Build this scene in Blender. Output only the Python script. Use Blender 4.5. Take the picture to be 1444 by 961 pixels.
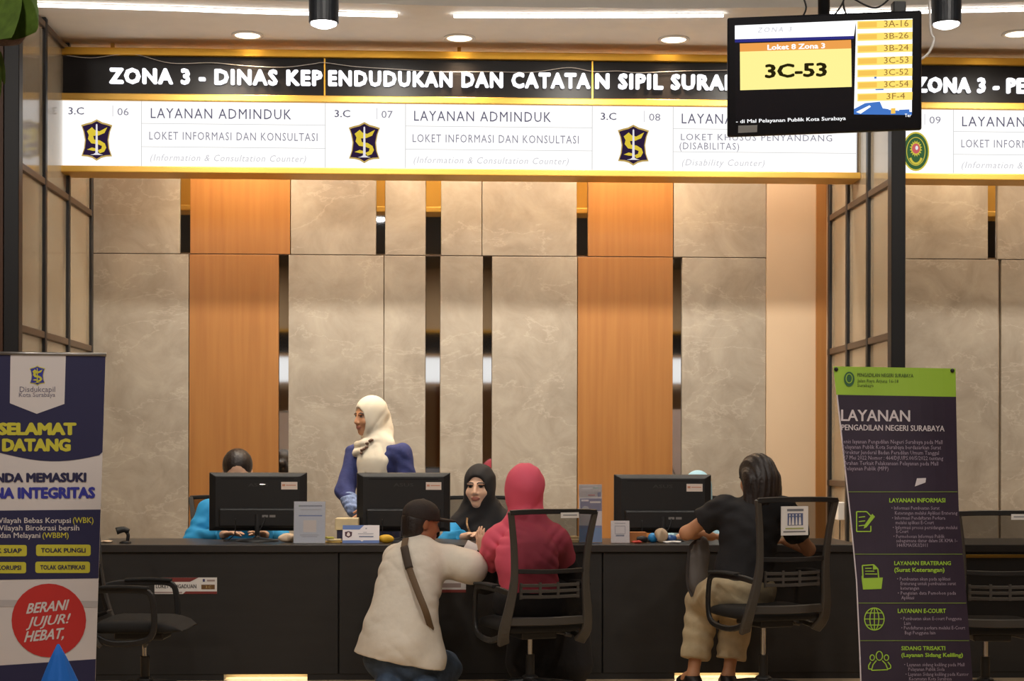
import bpy, math, random
import numpy as np
from mathutils import Vector, Matrix
random.seed(7)
for o in list(bpy.data.objects):
    bpy.data.objects.remove(o)
SC = bpy.context.scene
COL = SC.collection
# ------------------------------------------------------------------ camera
F_PX = 2304.0                      # focal length in pixels of the 1444 px wide frame
U0, V0 = 722.0, 640.0              # principal point (horizon row 640)
CAMZ = 1.33
TH = math.atan(0.040)              # yaw to the right
RO = 0.002                         # roll
FW = Vector((math.sin(TH), math.cos(TH), 0))
R0 = Vector((math.cos(TH), -math.sin(TH), 0))
Z0 = Vector((0, 0, 1))
RT = (R0 * math.cos(RO) + Z0 * math.sin(RO)).normalized()
UP = (-R0 * math.sin(RO) + Z0 * math.cos(RO)).normalized()
EYE = Vector((0, 0, CAMZ))
cam_d = bpy.data.cameras.new('camera')
cam_d.sensor_width = 36.0
cam_d.lens = F_PX / 1444.0 * 36.0
cam_d.shift_y = (V0 - 480.5) / 1444.0
cam_d.clip_end = 200
cam = bpy.data.objects.new('camera', cam_d)
COL.objects.link(cam)
m = Matrix(((RT.x, UP.x, -FW.x, EYE.x), (RT.y, UP.y, -FW.y, EYE.y), (RT.z, UP.z, -FW.z, EYE.z), (0, 0, 0, 1)))
cam.matrix_world = m
SC.camera = cam
# ------------------------------------------------------------------ view + world
SC.view_settings.view_transform = 'Standard'
SC.view_settings.look = 'None'
SC.view_settings.gamma = 1.0
SC.view_settings.use_curve_mapping = False
SC.view_settings.exposure = 0.0
wd = bpy.data.worlds.new('hall_ambient')
SC.world = wd
wd.use_nodes = True
wd.node_tree.nodes['Background'].inputs[0].default_value = (1.0, 0.86, 0.70, 1)
wd.node_tree.nodes['Background'].inputs[1].default_value = 0.05

def lamp(name, kind, loc, power, color=(1, 0.8, 0.58), to=None, size=0.1, size_y=None, spot=70, blend=0.6):
    d = bpy.data.lights.new(name, kind)
    d.energy = power
    d.color = color
    if kind == 'AREA':
        d.size = size
        if size_y:
            d.shape = 'RECTANGLE'; d.size_y = size_y
    else:
        d.shadow_soft_size = size
    if kind == 'SPOT':
        d.spot_size = math.radians(spot); d.spot_blend = blend
    o = bpy.data.objects.new(name, d)
    COL.objects.link(o)
    o.location = loc
    dr = (Vector(to) - Vector(loc)) if to is not None else Vector((0, 0, -1))
    o.rotation_euler = dr.to_track_quat('-Z', 'Y').to_euler()
    o['kind'] = 'structure'
    return o

HC = 4.115       # soffit over the counters
HH = 4.75        # hall ceiling
DW = 12.0        # back wall
DS = 11.1        # sign front
DC = 9.6         # counter front
WARM = (1.0, 0.76, 0.50)
# unseen fill lamps added to light the hall, its far wall and the counter zone
for _x, _y in ((-4.0, 3.2), (-1.4, 3.2), (1.2, 3.2), (3.8, 3.2), (-3.0, 5.6), (0.0, 5.6), (3.0, 5.6)):
    lamp('hall_fill_spot', 'SPOT', (_x, _y, 4.68), 132, (1, 0.93, 0.85), to=(_x * .8, _y + 4.2, 0.6), size=0.14, spot=120, blend=1.0)
for _x in (-3.5, 0.2, 3.2, 6.0):
    lamp('hall_back_fill', 'SPOT', (_x, -3.6, 4.6), 190, (1, 0.86, 0.66), to=(_x, -6.2, 1.6), size=0.08, spot=110, blend=1.0)  # added to brighten the far wall that the mirror slits reflect
for _x in (-6.6, -5.0, -3.4, -1.6, -0.4, 0.9, 2.1, 3.8, 5.4, 7.0):
    lamp('zone_fill_spot', 'SPOT', (_x, 10.05, 4.08), 165, (1, 0.93, 0.82), to=(_x, 12.0, 1.3), size=0.06, spot=105, blend=1.0)  # unseen spots added to light the back wall below the signs
for _x, _w, _p in ((0.3, 4.8, 150), (6.2, 4.4, 130), (-5.6, 4.4, 130)):
    lamp('wall_fill_light', 'AREA', (_x, 11.5, 4.08), _p * .58, (1, 0.88, 0.72), to=(_x, 12.0, 2.4), size=_w, size_y=0.12)  # unseen strips added to light the upper wall behind the signs

# ------------------------------------------------------------------ pixel helpers
def ray(u, v):
    return FW + RT * ((u - U0) / F_PX) + UP * ((V0 - v) / F_PX)

def W(u, v, Y):
    d = ray(u, v)
    return EYE + d * (Y / d.y)

class Plane:
    """a plane in the room: origin, right, up; front = side the camera is on"""
    def __init__(s, o, r, up):
        s.o = Vector(o); s.r = Vector(r).normalized(); s.u = Vector(up).normalized()
        s.n = s.r.cross(s.u).normalized()
        if s.n.dot(EYE - s.o) < 0: s.n = -s.n
    def __call__(s, u, v, off=0.0):
        d = ray(u, v)
        t = (s.o - EYE).dot(s.n) / d.dot(s.n)
        return EYE + d * t + s.n * off
    def loc(s, u, v):
        p = s(u, v) - s.o
        return p.dot(s.r), p.dot(s.u)

def yplane(Y):
    return Plane((0, Y, 0), (1, 0, 0), (0, 0, 1))

# ------------------------------------------------------------------ materials
def lin(c):
    c = c / 255.0
    return c / 12.92 if c <= 0.04045 else ((c + 0.055) / 1.055) ** 2.4

def rgb(r, g, b):
    return (lin(r), lin(g), lin(b), 1)

MATS = {}
def mat(name, col, rough=0.5, metal=0.0, noise=0.0, nscale=(8, 8, 8), bump=0.0, bscale=80, spec=0.5, sheen=0.0, emit=None, estr=0.0):
    if name in MATS: return MATS[name]
    mt = bpy.data.materials.new(name)
    mt.use_nodes = True
    nt = mt.node_tree
    b = nt.nodes['Principled BSDF']
    b.inputs['Base Color'].default_value = col
    b.inputs['Roughness'].default_value = rough
    b.inputs['Metallic'].default_value = metal
    b.inputs['Specular IOR Level'].default_value = spec
    if sheen: b.inputs['Sheen Weight'].default_value = sheen
    if emit:
        b.inputs['Emission Color'].default_value = emit
        b.inputs['Emission Strength'].default_value = estr
    tc = nt.nodes.new('ShaderNodeTexCoord')
    if noise:
        mp = nt.nodes.new('ShaderNodeMapping'); mp.inputs['Scale'].default_value = nscale
        nz = nt.nodes.new('ShaderNodeTexNoise'); nz.inputs['Scale'].default_value = 1.0; nz.inputs['Detail'].default_value = 5
        rp = nt.nodes.new('ShaderNodeValToRGB')
        c = col
        rp.color_ramp.elements[0].position = 0.3; rp.color_ramp.elements[1].position = 0.7
        rp.color_ramp.elements[0].color = (c[0] * (1 - noise), c[1] * (1 - noise), c[2] * (1 - noise), 1)
        rp.color_ramp.elements[1].color = (min(1, c[0] * (1 + noise)), min(1, c[1] * (1 + noise)), min(1, c[2] * (1 + noise)), 1)
        L = nt.links.new
        L(tc.outputs['Object'], mp.inputs[0]); L(mp.outputs[0], nz.inputs['Vector'])
        L(nz.outputs['Fac'], rp.inputs[0]); L(rp.outputs[0], b.inputs['Base Color'])
    if bump:
        n2 = nt.nodes.new('ShaderNodeTexNoise'); n2.inputs['Scale'].default_value = bscale; n2.inputs['Detail'].default_value = 3
        bp = nt.nodes.new('ShaderNodeBump'); bp.inputs['Strength'].default_value = bump; bp.inputs['Distance'].default_value = 0.01
        nt.links.new(tc.outputs['Object'], n2.inputs['Vector'])
        nt.links.new(n2.outputs['Fac'], bp.inputs['Height']); nt.links.new(bp.outputs[0], b.inputs['Normal'])
    MATS[name] = mt
    return mt

def glow(name, col, strength):
    if name in MATS: return MATS[name]
    mt = bpy.data.materials.new(name); mt.use_nodes = True
    nt = mt.node_tree; nt.nodes.clear()
    e = nt.nodes.new('ShaderNodeEmission'); e.inputs[0].default_value = col; e.inputs[1].default_value = strength
    o = nt.nodes.new('ShaderNodeOutputMaterial'); nt.links.new(e.outputs[0], o.inputs[0])
    MATS[name] = mt
    return mt

def stone_mat(name, a, b_, c_, rough=0.42):
    mt = bpy.data.materials.new(name); mt.use_nodes = True
    nt = mt.node_tree; b = nt.nodes['Principled BSDF']; L = nt.links.new
    tc = nt.nodes.new('ShaderNodeTexCoord')
    n1 = nt.nodes.new('ShaderNodeTexNoise'); n1.inputs['Scale'].default_value = 3.2; n1.inputs['Detail'].default_value = 10; n1.inputs['Roughness'].default_value = 0.68
    n1.inputs['Distortion'].default_value = 0.6
    r1 = nt.nodes.new('ShaderNodeValToRGB')
    r1.color_ramp.elements[0].position = 0.32; r1.color_ramp.elements[0].color = a
    r1.color_ramp.elements[1].position = 0.70; r1.color_ramp.elements[1].color = b_
    n2 = nt.nodes.new('ShaderNodeTexNoise'); n2.inputs['Scale'].default_value = 1.3; n2.inputs['Detail'].default_value = 9; n2.inputs['Roughness'].default_value = 0.6; n2.inputs['Distortion'].default_value = 0.35
    mp = nt.nodes.new('ShaderNodeMapping'); mp.inputs['Rotation'].default_value = (0, 0.7, 0); mp.inputs['Scale'].default_value = (1, 1, 2.2)
    r2 = nt.nodes.new('ShaderNodeValToRGB')
    e = r2.color_ramp.elements
    e[0].position = 0.49; e[0].color = (0, 0, 0, 1)
    e[1].position = 0.50; e[1].color = (1, 1, 1, 1)
    x = e.new(0.51); x.color = (0, 0, 0, 1)
    mx = nt.nodes.new('ShaderNodeMix'); mx.data_type = 'RGBA'
    mul = nt.nodes.new('ShaderNodeMath'); mul.operation = 'MULTIPLY'; mul.inputs[1].default_value = 0.35
    L(tc.outputs['Object'], n1.inputs['Vector']); L(n1.outputs['Fac'], r1.inputs[0])
    L(tc.outputs['Object'], mp.inputs[0]); L(mp.outputs[0], n2.inputs['Vector']); L(n2.outputs['Fac'], r2.inputs[0])
    L(r2.outputs[0], mul.inputs[0]); L(mul.outputs[0], mx.inputs[0])
    L(r1.outputs[0], mx.inputs[6]); mx.inputs[7].default_value = c_
    L(mx.outputs[2], b.inputs['Base Color'])
    b.inputs['Roughness'].default_value = rough
    MATS[name] = mt
    return mt

def wood_mat(name, a, b_, sc=(26, 26, 1.1), rough=0.45):
    mt = bpy.data.materials.new(name); mt.use_nodes = True
    nt = mt.node_tree; b = nt.nodes['Principled BSDF']; L = nt.links.new
    tc = nt.nodes.new('ShaderNodeTexCoord')
    mp = nt.nodes.new('ShaderNodeMapping'); mp.inputs['Scale'].default_value = sc
    n1 = nt.nodes.new('ShaderNodeTexNoise'); n1.inputs['Scale'].default_value = 1.0; n1.inputs['Detail'].default_value = 6
    r1 = nt.nodes.new('ShaderNodeValToRGB')
    r1.color_ramp.elements[0].position = 0.3; r1.color_ramp.elements[0].color = a
    r1.color_ramp.elements[1].position = 0.7; r1.color_ramp.elements[1].color = b_
    L(tc.outputs['Object'], mp.inputs[0]); L(mp.outputs[0], n1.inputs['Vector']); L(n1.outputs['Fac'], r1.inputs[0])
    L(r1.outputs[0], b.inputs['Base Color'])
    b.inputs['Roughness'].default_value = rough
    MATS[name] = mt
    return mt

def see_through(name, col, fac, gloss=0.0, rough=0.05, tint=(1, 1, 1, 1)):
    """fac = share let straight through (fine mesh weave, sheet glass)"""
    mt = bpy.data.materials.new(name); mt.use_nodes = True
    nt = mt.node_tree; nt.nodes.clear(); L = nt.links.new
    t = nt.nodes.new('ShaderNodeBsdfTransparent'); t.inputs[0].default_value = tint
    d = nt.nodes.new('ShaderNodeBsdfDiffuse'); d.inputs[0].default_value = col
    mx = nt.nodes.new('ShaderNodeMixShader'); mx.inputs[0].default_value = fac
    o = nt.nodes.new('ShaderNodeOutputMaterial')
    L(d.outputs[0], mx.inputs[1]); L(t.outputs[0], mx.inputs[2])
    if gloss:
        g = nt.nodes.new('ShaderNodeBsdfGlossy'); g.inputs['Roughness'].default_value = rough
        fr = nt.nodes.new('ShaderNodeFresnel'); fr.inputs[0].default_value = 1.45
        ml = nt.nodes.new('ShaderNodeMath'); ml.operation = 'MULTIPLY'; ml.inputs[1].default_value = gloss
        m2 = nt.nodes.new('ShaderNodeMixShader')
        L(fr.outputs[0], ml.inputs[0]); L(ml.outputs[0], m2.inputs[0]); L(mx.outputs[0], m2.inputs[1]); L(g.outputs[0], m2.inputs[2])
        L(m2.outputs[0], o.inputs[0])
    else:
        L(mx.outputs[0], o.inputs[0])
    MATS[name] = mt
    return mt

STONE = stone_mat('grey_beige_stone', rgb(138, 128, 115), rgb(166, 157, 143), rgb(190, 180, 166))
WOOD = wood_mat('orange_wood', rgb(146, 96, 46), rgb(158, 108, 54))
PLASTER = mat('cream_plaster', rgb(196, 172, 144), 0.7, noise=0.03, nscale=(2, 2, 2))
CEIL = mat('ceiling_paint', rgb(236, 231, 222), 0.8, noise=0.02)
DARKCEIL = mat('dark_ceiling_paint', rgb(96, 92, 86), 0.85, noise=0.05)
FLOOR = mat('polished_tile', rgb(205, 180, 145), 0.25, noise=0.06, nscale=(1.5, 1.5, 1.5))
MIRROR = mat('mirror_glass', (0.72, 0.72, 0.72, 1), 0.03, 1.0)
GOLD = mat('gold_metal', rgb(206, 156, 58), 0.34, 0.85)
GOLDSAT = mat('satin_gold', rgb(206, 160, 70), 0.45, 0.45)
GOLDFLAT = mat('gold_paint', rgb(190, 140, 50), 0.5, 0.3)
BLACK = mat('black_laminate', rgb(40, 38, 37), 0.5, noise=0.1, nscale=(3, 3, 20))
BLACKTOP = mat('black_counter_edge', rgb(52, 48, 46), 0.38, noise=0.08)
POST = mat('black_powder_metal', rgb(34, 33, 34), 0.45, 0.2)
BROWNMETAL = mat('brown_metal', rgb(96, 80, 66), 0.45, 0.4)
SIGNBLACK = mat('black_sign_face', rgb(26, 22, 21), 0.35, spec=.15)
PLASTIC = mat('black_plastic', rgb(34, 33, 33), 0.42, bump=0.05, bscale=300)
GREYPLASTIC = mat('dark_grey_plastic', rgb(70, 66, 62), 0.4)
CUSHION = mat('black_seat_fabric', rgb(28, 27, 27), 0.85, bump=0.15, bscale=400)
CHROME = mat('chrome', rgb(200, 198, 195), 0.15, 1.0)
MESHFAB = see_through('black_mesh_fabric', rgb(26, 24, 23), 0.36)
GLASS = see_through('frosted_glass', rgb(196, 180, 154), 0.50, gloss=0.8, rough=0.12)
ACRYLIC = see_through('clear_acrylic', rgb(225, 225, 228), 0.85, gloss=0.8)
WHITEP = mat('white_paper', rgb(232, 228, 224), 0.7)
BOARD = glow('lit_white_board', (1.0, 0.985, 0.965, 1), 1.12)
LETTER = glow('lit_letters', (0.95, 0.95, 1.0, 1), 1.6)
LEDM = glow('led_strip', (1.0, 0.97, 0.95, 1), 9.0)
LAMPW = glow('warm_lamp_disc', (1.0, 0.82, 0.55, 1), 6.0)
LAMPC = glow('cool_lamp_disc', (1.0, 0.98, 0.96, 1), 8.0)

# ------------------------------------------------------------------ object helpers
def tag(o, label=None, cat=None, group=None, kind=None):
    if label: o['label'] = label
    if cat: o['category'] = cat
    if group: o['group'] = group
    if kind: o['kind'] = kind
    return o

def empty(name, loc=(0, 0, 0), rz=0.0, label=None, cat=None, group=None):
    o = bpy.data.objects.new(name, None)
    o.empty_display_size = 0.1
    COL.objects.link(o)
    o.location = loc; o.rotation_euler = (0, 0, rz)
    return tag(o, label, cat, group)

def mesh_obj(name, verts, faces, mats, idx=None, parent=None, smooth=False, bevel=0.0, seg=2, world=True):
    """verts in world coordinates when world (they are moved into the parent's frame), else in the parent's frame"""
    me = bpy.data.meshes.new(name)
    off = Vector((0, 0, 0))
    if world and parent is not None:
        p = parent
        while p is not None:
            off += Vector(p.location); p = p.parent
    me.from_pydata([tuple(Vector(v) - off) for v in verts], [], faces)
    for mm in (mats if isinstance(mats, (list, tuple)) else [mats]):
        me.materials.append(mm)
    if idx is not None and len(idx) == len(me.polygons):
        me.polygons.foreach_set('material_index', idx)
    if smooth:
        me.polygons.foreach_set('use_smooth', [True] * len(me.polygons))
    me.update()
    o = bpy.data.objects.new(name, me)
    COL.objects.link(o)
    if parent is not None: o.parent = parent
    if bevel:
        b = o.modifiers.new('edge', 'BEVEL'); b.width = bevel; b.segments = seg; b.limit_method = 'ANGLE'; b.angle_limit = math.radians(35)
        b.harden_normals = False
    return o

class MB:
    def __init__(s): s.v = []; s.f = []; s.i = []
    def add(s, vs, fs, mi=0):
        n = len(s.v); s.v += [Vector(v) for v in vs]
        for f in fs: s.f.append([n + k for k in f]); s.i.append(mi)
        return s
    def box(s, c, size, mi=0, rot=None):
        c = Vector(c); hx, hy, hz = size[0] / 2, size[1] / 2, size[2] / 2
        vs = [Vector((x, y, z)) for x in (-hx, hx) for y in (-hy, hy) for z in (-hz, hz)]
        if rot is not None: vs = [rot @ v for v in vs]
        return s.add([c + v for v in vs], [(0, 1, 3, 2), (4, 6, 7, 5), (0, 4, 5, 1), (2, 3, 7, 6), (0, 2, 6, 4), (1, 5, 7, 3)], mi)
    def span(s, x0, x1, y0, y1, z0, z1, mi=0):
        return s.box(((x0 + x1) / 2, (y0 + y1) / 2, (z0 + z1) / 2), (abs(x1 - x0), abs(y1 - y0), abs(z1 - z0)), mi)
    def ring_loft(s, rings, mi=0, caps=True, closed=True):
        n = len(rings[0]); b = len(s.v)
        for r in rings: s.v += [Vector(p) for p in r]
        for a in range(len(rings) - 1):
            for k in range(n if closed else n - 1):
                k2 = (k + 1) % n
                s.f.append([b + a * n + k, b + a * n + k2, b + (a + 1) * n + k2, b + (a + 1) * n + k]); s.i.append(mi)
        if caps:
            s.f.append([b + k for k in range(n)][::-1]); s.i.append(mi)
            e = b + (len(rings) - 1) * n
            s.f.append([e + k for k in range(n)]); s.i.append(mi)
        return s
    def cyl(s, p0, p1, r0, r1=None, n=20, mi=0, caps=True):
        r1 = r0 if r1 is None else r1
        p0, p1 = Vector(p0), Vector(p1); d = (p1 - p0).normalized()
        a = d.orthogonal().normalized(); b = d.cross(a)
        rg = []
        for p, r in ((p0, r0), (p1, r1)):
            rg.append([p + (a * math.cos(t) + b * math.sin(t)) * r for t in [2 * math.pi * k / n for k in range(n)]])
        return s.ring_loft(rg, mi, caps)
    def tube(s, pts, r, n=8, mi=0, flat=None, up=None):
        """sweep; flat=(w,h) gives a rounded rectangle section"""
        pts = [Vector(p) for p in pts]; rg = []; prev = None
        for i, p in enumerate(pts):
            d = (pts[min(i + 1, len(pts) - 1)] - pts[max(i - 1, 0)]).normalized()
            if up is not None:
                a = (Vector(up) - d * d.dot(Vector(up))).normalized()
            elif prev is None: a = d.orthogonal().normalized()
            else: a = (prev - d * prev.dot(d)).normalized()
            prev = a; b = d.cross(a)
            rr = r[i] if isinstance(r, (list, tuple)) else r
            if flat:
                w, h = (flat[i] if isinstance(flat, list) else flat); q = 0.3
                sec = [(-w, -h * q), (-w * .8, -h), (w * .8, -h), (w, -h * q), (w, h * q), (w * .8, h), (-w * .8, h), (-w, h * q)]
                rg.append([p + b * x + a * y for x, y in sec])
            else:
                rg.append([p + (a * math.cos(t) + b * math.sin(t)) * rr for t in [2 * math.pi * k / n for k in range(n)]])
        return s.ring_loft(rg, mi)
    def lathe(s, prof, c, n=24, mi=0, axis=None):
        c = Vector(c)
        if axis is None: ax, ay, az = Vector((1, 0, 0)), Vector((0, 1, 0)), Vector((0, 0, 1))
        else: az = Vector(axis).normalized(); ax = az.orthogonal().normalized(); ay = az.cross(ax)
        rg = [[c + az * z + (ax * math.cos(t) + ay * math.sin(t)) * max(r, 1e-4) for t in [2 * math.pi * k / n for k in range(n)]] for r, z in prof]
        return s.ring_loft(rg, mi)
    def poly(s, pts, mi=0):
        return s.add(pts, [list(range(len(pts)))], mi)
    def prism(s, pts, off, mi=0):
        pts = [Vector(p) for p in pts]; off = Vector(off); n = len(pts)
        fs = [list(range(n)), list(range(2 * n - 1, n - 1, -1))] + [[k, n + k, n + (k + 1) % n, (k + 1) % n] for k in range(n)]
        return s.add(pts + [p + off for p in pts], fs, mi)
    def build(s, name, mats, parent=None, **kw):
        return mesh_obj(name, s.v, s.f, mats, s.i, parent, **kw)

def resample(pts, n):
    """smooth Catmull-Rom through points"""
    pts = [Vector(p) for p in pts]; out = []
    m_ = len(pts) - 1
    for i in range(n + 1):
        t = i / n * m_; k = min(int(t), m_ - 1); f = t - k
        p0, p1, p2, p3 = pts[max(k - 1, 0)], pts[k], pts[k + 1], pts[min(k + 2, m_)]
        out.append(0.5 * ((2 * p1) + (p2 - p0) * f + (2 * p0 - 5 * p1 + 4 * p2 - p3) * f * f + (3 * p1 - p0 - 3 * p2 + p3) * f ** 3))
    return out

# ------------------------------------------------------------------ lettering
_TC = {}
def glyphs(text, bold=0.0, extrude=0.0, res=2, spacing=1.0):
    key = (text, bold, extrude, res, spacing)
    if key in _TC: return _TC[key]
    c = bpy.data.curves.new('lettering', 'FONT')
    c.body = text; c.resolution_u = res; c.offset = bold; c.extrude = extrude; c.space_character = spacing
    c.fill_mode = 'FRONT' if extrude == 0 else 'BOTH'
    o = bpy.data.objects.new('lettering', c)
    COL.objects.link(o)
    dg = bpy.context.evaluated_depsgraph_get()
    me = bpy.data.meshes.new_from_object(o.evaluated_get(dg))
    vs = [tuple(v.co) for v in me.vertices]; fs = [list(p.vertices) for p in me.polygons]
    bpy.data.objects.remove(o); bpy.data.curves.remove(c); bpy.data.meshes.remove(me)
    _TC[key] = (vs, fs)
    return _TC[key]

def text(mb, s, u0, u1, vt, vb, surf, mi=0, off=0.002, bold=0.0, shear=0.0, slope=0.0, extrude=0.0, res=2, spacing=1.0, desc=None):
    """fit s to the pixel box u0..u1 x vt..vb (caps height) on a surface; slope = rows down per column"""
    vs, fs = glyphs(s, 0.0, extrude, res, spacing)
    if not vs: return
    x0 = min(v[0] for v in vs); x1 = max(v[0] for v in vs)
    cap = CAPH
    zbot = min(v[2] for v in vs)
    if bold >= .03: sh = [(math.cos(k * math.pi / 4), math.sin(k * math.pi / 4)) for k in range(8)] + [(0, 0)]
    elif bold >= .008: sh = [(-1, 0), (1, 0), (0, .6), (0, -.6)]
    else: sh = [(0, 0)]
    wd_ = (x1 - x0) + 2 * bold
    for n_, (sx, sy) in enumerate(sh):
        out = []
        for x, y, z in vs:
            yy = (y + sy * bold * .8 + bold * .4) / (cap + bold * .8)
            xx = (x - x0 + bold + sx * bold) / wd_
            u = u0 + (u1 - u0) * xx + shear * yy * (vb - vt)
            v = vb - (vb - vt) * yy + slope * (u - u0)
            out.append(surf(u, v, off + n_ * 2e-5 + ((z - zbot) if extrude else 0)))
        mb.add(out, fs, mi)

def quad(mb, u0, v0, u1, v1, surf, mi=0, off=0.001, n=1, nv=1):
    b = []
    for j in range(nv + 1):
        for i in range(n + 1):
            b.append(surf(u0 + (u1 - u0) * i / n, v0 + (v1 - v0) * j / nv, off))
    fs = [[j * (n + 1) + i, (j + 1) * (n + 1) + i, (j + 1) * (n + 1) + i + 1, j * (n + 1) + i + 1] for j in range(nv) for i in range(n)]
    mb.add(b, fs, mi)

def upoly(mb, pts, surf, mi=0, off=0.001):
    mb.poly([surf(u, v, off) for u, v in pts], mi)

def ellipse(cx, cy, rx, ry, n=32):
    return [(cx + rx * math.cos(2 * math.pi * k / n), cy + ry * math.sin(2 * math.pi * k / n)) for k in range(n)]

def ringstrip(mb, cx, cy, rx, ry, w, surf, mi, off, n=36, a0=0.0, a1=2 * math.pi):
    vs = []; 
    for k in range(n + 1):
        t = a0 + (a1 - a0) * k / n
        vs.append(surf(cx + rx * math.cos(t), cy + ry * math.sin(t), off)); vs.append(surf(cx + (rx - w) * math.cos(t), cy + (ry - w) * math.sin(t), off))
    mb.add(vs, [[2 * k, 2 * k + 2, 2 * k + 3, 2 * k + 1] for k in range(n)], mi)

def line(mb, pts, w, surf, mi, off=0.0015):
    """polyline of pixel width w drawn as strips"""
    for (a, b) in zip(pts[:-1], pts[1:]):
        dx, dy = b[0] - a[0], b[1] - a[1]; l = math.hypot(dx, dy) or 1
        px, py = -dy / l * w / 2, dx / l * w / 2
        upoly(mb, [(a[0] + px, a[1] + py), (b[0] + px, b[1] + py), (b[0] - px, b[1] - py), (a[0] - px, a[1] - py)], surf, mi, off)

def crest(mb, cx, cy, hw, hh, surf, mi_dark, mi_gold, mi_yel, mi_white, off=0.002):
    """city shield: dark concave shield, gold edge, yellow S of two beasts, white obelisk"""
    out = [(0, 1), (.35, .86), (.68, .80), (1, .72), (.86, .42), (.76, 0), (.82, -.42), (.98, -.78), (.6, -.80), (.3, -.86), (0, -1),
           (-.3, -.86), (-.6, -.80), (-.98, -.78), (-.82, -.42), (-.76, 0), (-.86, .42), (-1, .72), (-.68, .80), (-.35, .86)]
    P = lambda pts, k=1.0: [(cx + x * hw * k, cy - y * hh * k) for x, y in pts]
    upoly(mb, P(out, 1.0), surf, mi_gold, off)
    upoly(mb, P(out, .91), surf, mi_dark, off + .001)
    upoly(mb, P([(-.62, .42), (-.30, .62), (-.12, .48), (.18, .42), (.52, .56), (.68, .62), (.50, .34), (.12, .22), (-.22, .20), (-.16, .02), (.22, -.02),
                 (.52, -.16), (.62, -.36), (.48, -.56), (.20, -.64), (.06, -.50), (.30, -.42), (.34, -.28), (.05, -.20), (-.34, -.16), (-.56, .05), (-.50, .24)]), surf, mi_yel, off + .002)
    upoly(mb, P([(-.62, -.46), (-.30, -.36), (0, -.42), (.05, -.52), (-.25, -.52)]), surf, mi_yel, off + .0022)
    upoly(mb, P([(0, .78), (.05, .74), (.09, -.62), (.22, -.68), (.42, -.72), (-.42, -.72), (-.20, -.68), (-.08, -.62), (-.05, .74)]), surf, mi_white, off + .003)
_hv = glyphs('H')[0]
CAPH = max(v[1] for v in _hv)
# ------------------------------------------------------------------ the setting
def struct(o):
    o['kind'] = 'structure'
    return o

def X(u, Y): return W(u, 640, Y).x
def Z(v, Y, u=650): return W(u, v, Y).z

XL = X(128, DW); XR = X(1168, DW)          # partition planes
b = MB(); b.span(-9, 10, -6.2, 12.6, -0.1, 0); struct(b.build('floor', FLOOR))
# hall ceiling, dark, and the lower curved soffit over the counters
b = MB(); b.span(-9, 10, -6.2, 10.6, HH, HH + 0.1); struct(b.build('ceiling_hall', DARKCEIL))
front = [(-9, 9.0), (-4.2, 9.75), (-2.4, 9.95)] + [(X(u, 10.1), W(u, v, 10).y) for u, v in ()] + [(-1.2, 10.10), (0, 10.17), (1.3, 10.17), (2.4, 10.08), (3.4, 9.93), (5.5, 9.6), (10, 8.9)]
pts = [(x, y, HC) for x, y in front] + [(10, 12.6, HC), (-9, 12.6, HC)]
b = MB(); b.prism([Vector(p) for p in pts], (0, 0, 0.75)); struct(b.build('ceiling_soffit', CEIL))
# hall walls far to the sides and behind the camera
b = MB(); b.span(-9.1, -9, -6.2, 12.6, 0, HH); struct(b.build('wall_left', PLASTER))
b = MB(); b.span(10, 10.1, -6.2, 12.6, 0, HH); struct(b.build('wall_right', PLASTER))
b = MB(); b.span(-9, 10, -6.3, -6.2, 0, HH); b.span(-0.2, 0.5, -6.2, -6.15, 0, 3.2, 1); b.span(2.2, 2.9, -6.2, -6.15, 0, 3.2, 1)
struct(b.build('wall_front', [PLASTER, WOOD]))

# back wall: core, stone slabs, wood slabs, mirror slits
ZJ = Z(361, DW)
core = MB(); core.span(-9, 10, 12.05, 12.2, 0, HC); struct(core.build('wall_back', PLASTER))
stone = MB(); wood = MB(); mir = MB(); gold = MB()
def slab(mb, u0, u1, z0, z1, proud=0.0):
    mb.span(X(u0, DW) + .003, X(u1, DW) - .003, DW - proud, DW + .05, z0 + .003, z1 - .003)
for u0, u1 in ((128, 253), (409, 530), (542, 600), (621, 679), (679, 813), (949, 1080)): slab(stone, u0, u1, ZJ, HC)
for u0, u1 in ((128, 266), (406, 541), (541, 600), (620, 681), (693, 814), (961, 1080)): slab(stone, u0, u1, 0, ZJ)
for u0, u1 in ((267, 409), (828, 949)): slab(wood, u0, u1, ZJ, HC)
for u0, u1 in ((266, 393), (814, 949)): slab(wood, u0, u1, 0, ZJ)
# neighbour zones
for u0, u1 in ((1272, 1393), (1406, 1540), (1545, 1700)): slab(stone, u0, u1, ZJ, HC)
for u0, u1 in ((1272, 1408), (1411, 1540), (1545, 1700)): slab(stone, u0, u1, 0, ZJ)
slab(wood, 1700, 1830, 0, HC)
for u0, u1 in ((-60, 118), (-200, -64), (-480, -330)): slab(stone, u0, u1, 0, HC)
slab(wood, -330, -200, 0, HC)
struct(stone.build('wall_back_stone', STONE, bevel=.002, seg=1)); struct(wood.build('wall_back_wood', WOOD, bevel=.002, seg=1))
for u0, u1 in ((253, 267), (530, 542), (600, 621), (813, 828)):
    z0 = Z(358, DW); mir.span(X(u0, DW), X(u1, DW), DW + .03, DW + .045, z0, HC)
for u0, u1 in ((393, 406), (600, 620), (681, 693), (949, 961), (1393, 1406)):
    mir.span(X(u0, DW), X(u1, DW), DW + .03, DW + .045, 0 if u0 != 1393 else Z(358, DW), ZJ if u0 != 1393 else HC)
struct(mir.build('wall_back_mirror', MIRROR))
b = MB(); b.span(X(1080, DW), X(1149, DW), DW - .02, DW + .05, 0, HC); struct(b.build('column_plaster', PLASTER))
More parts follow.
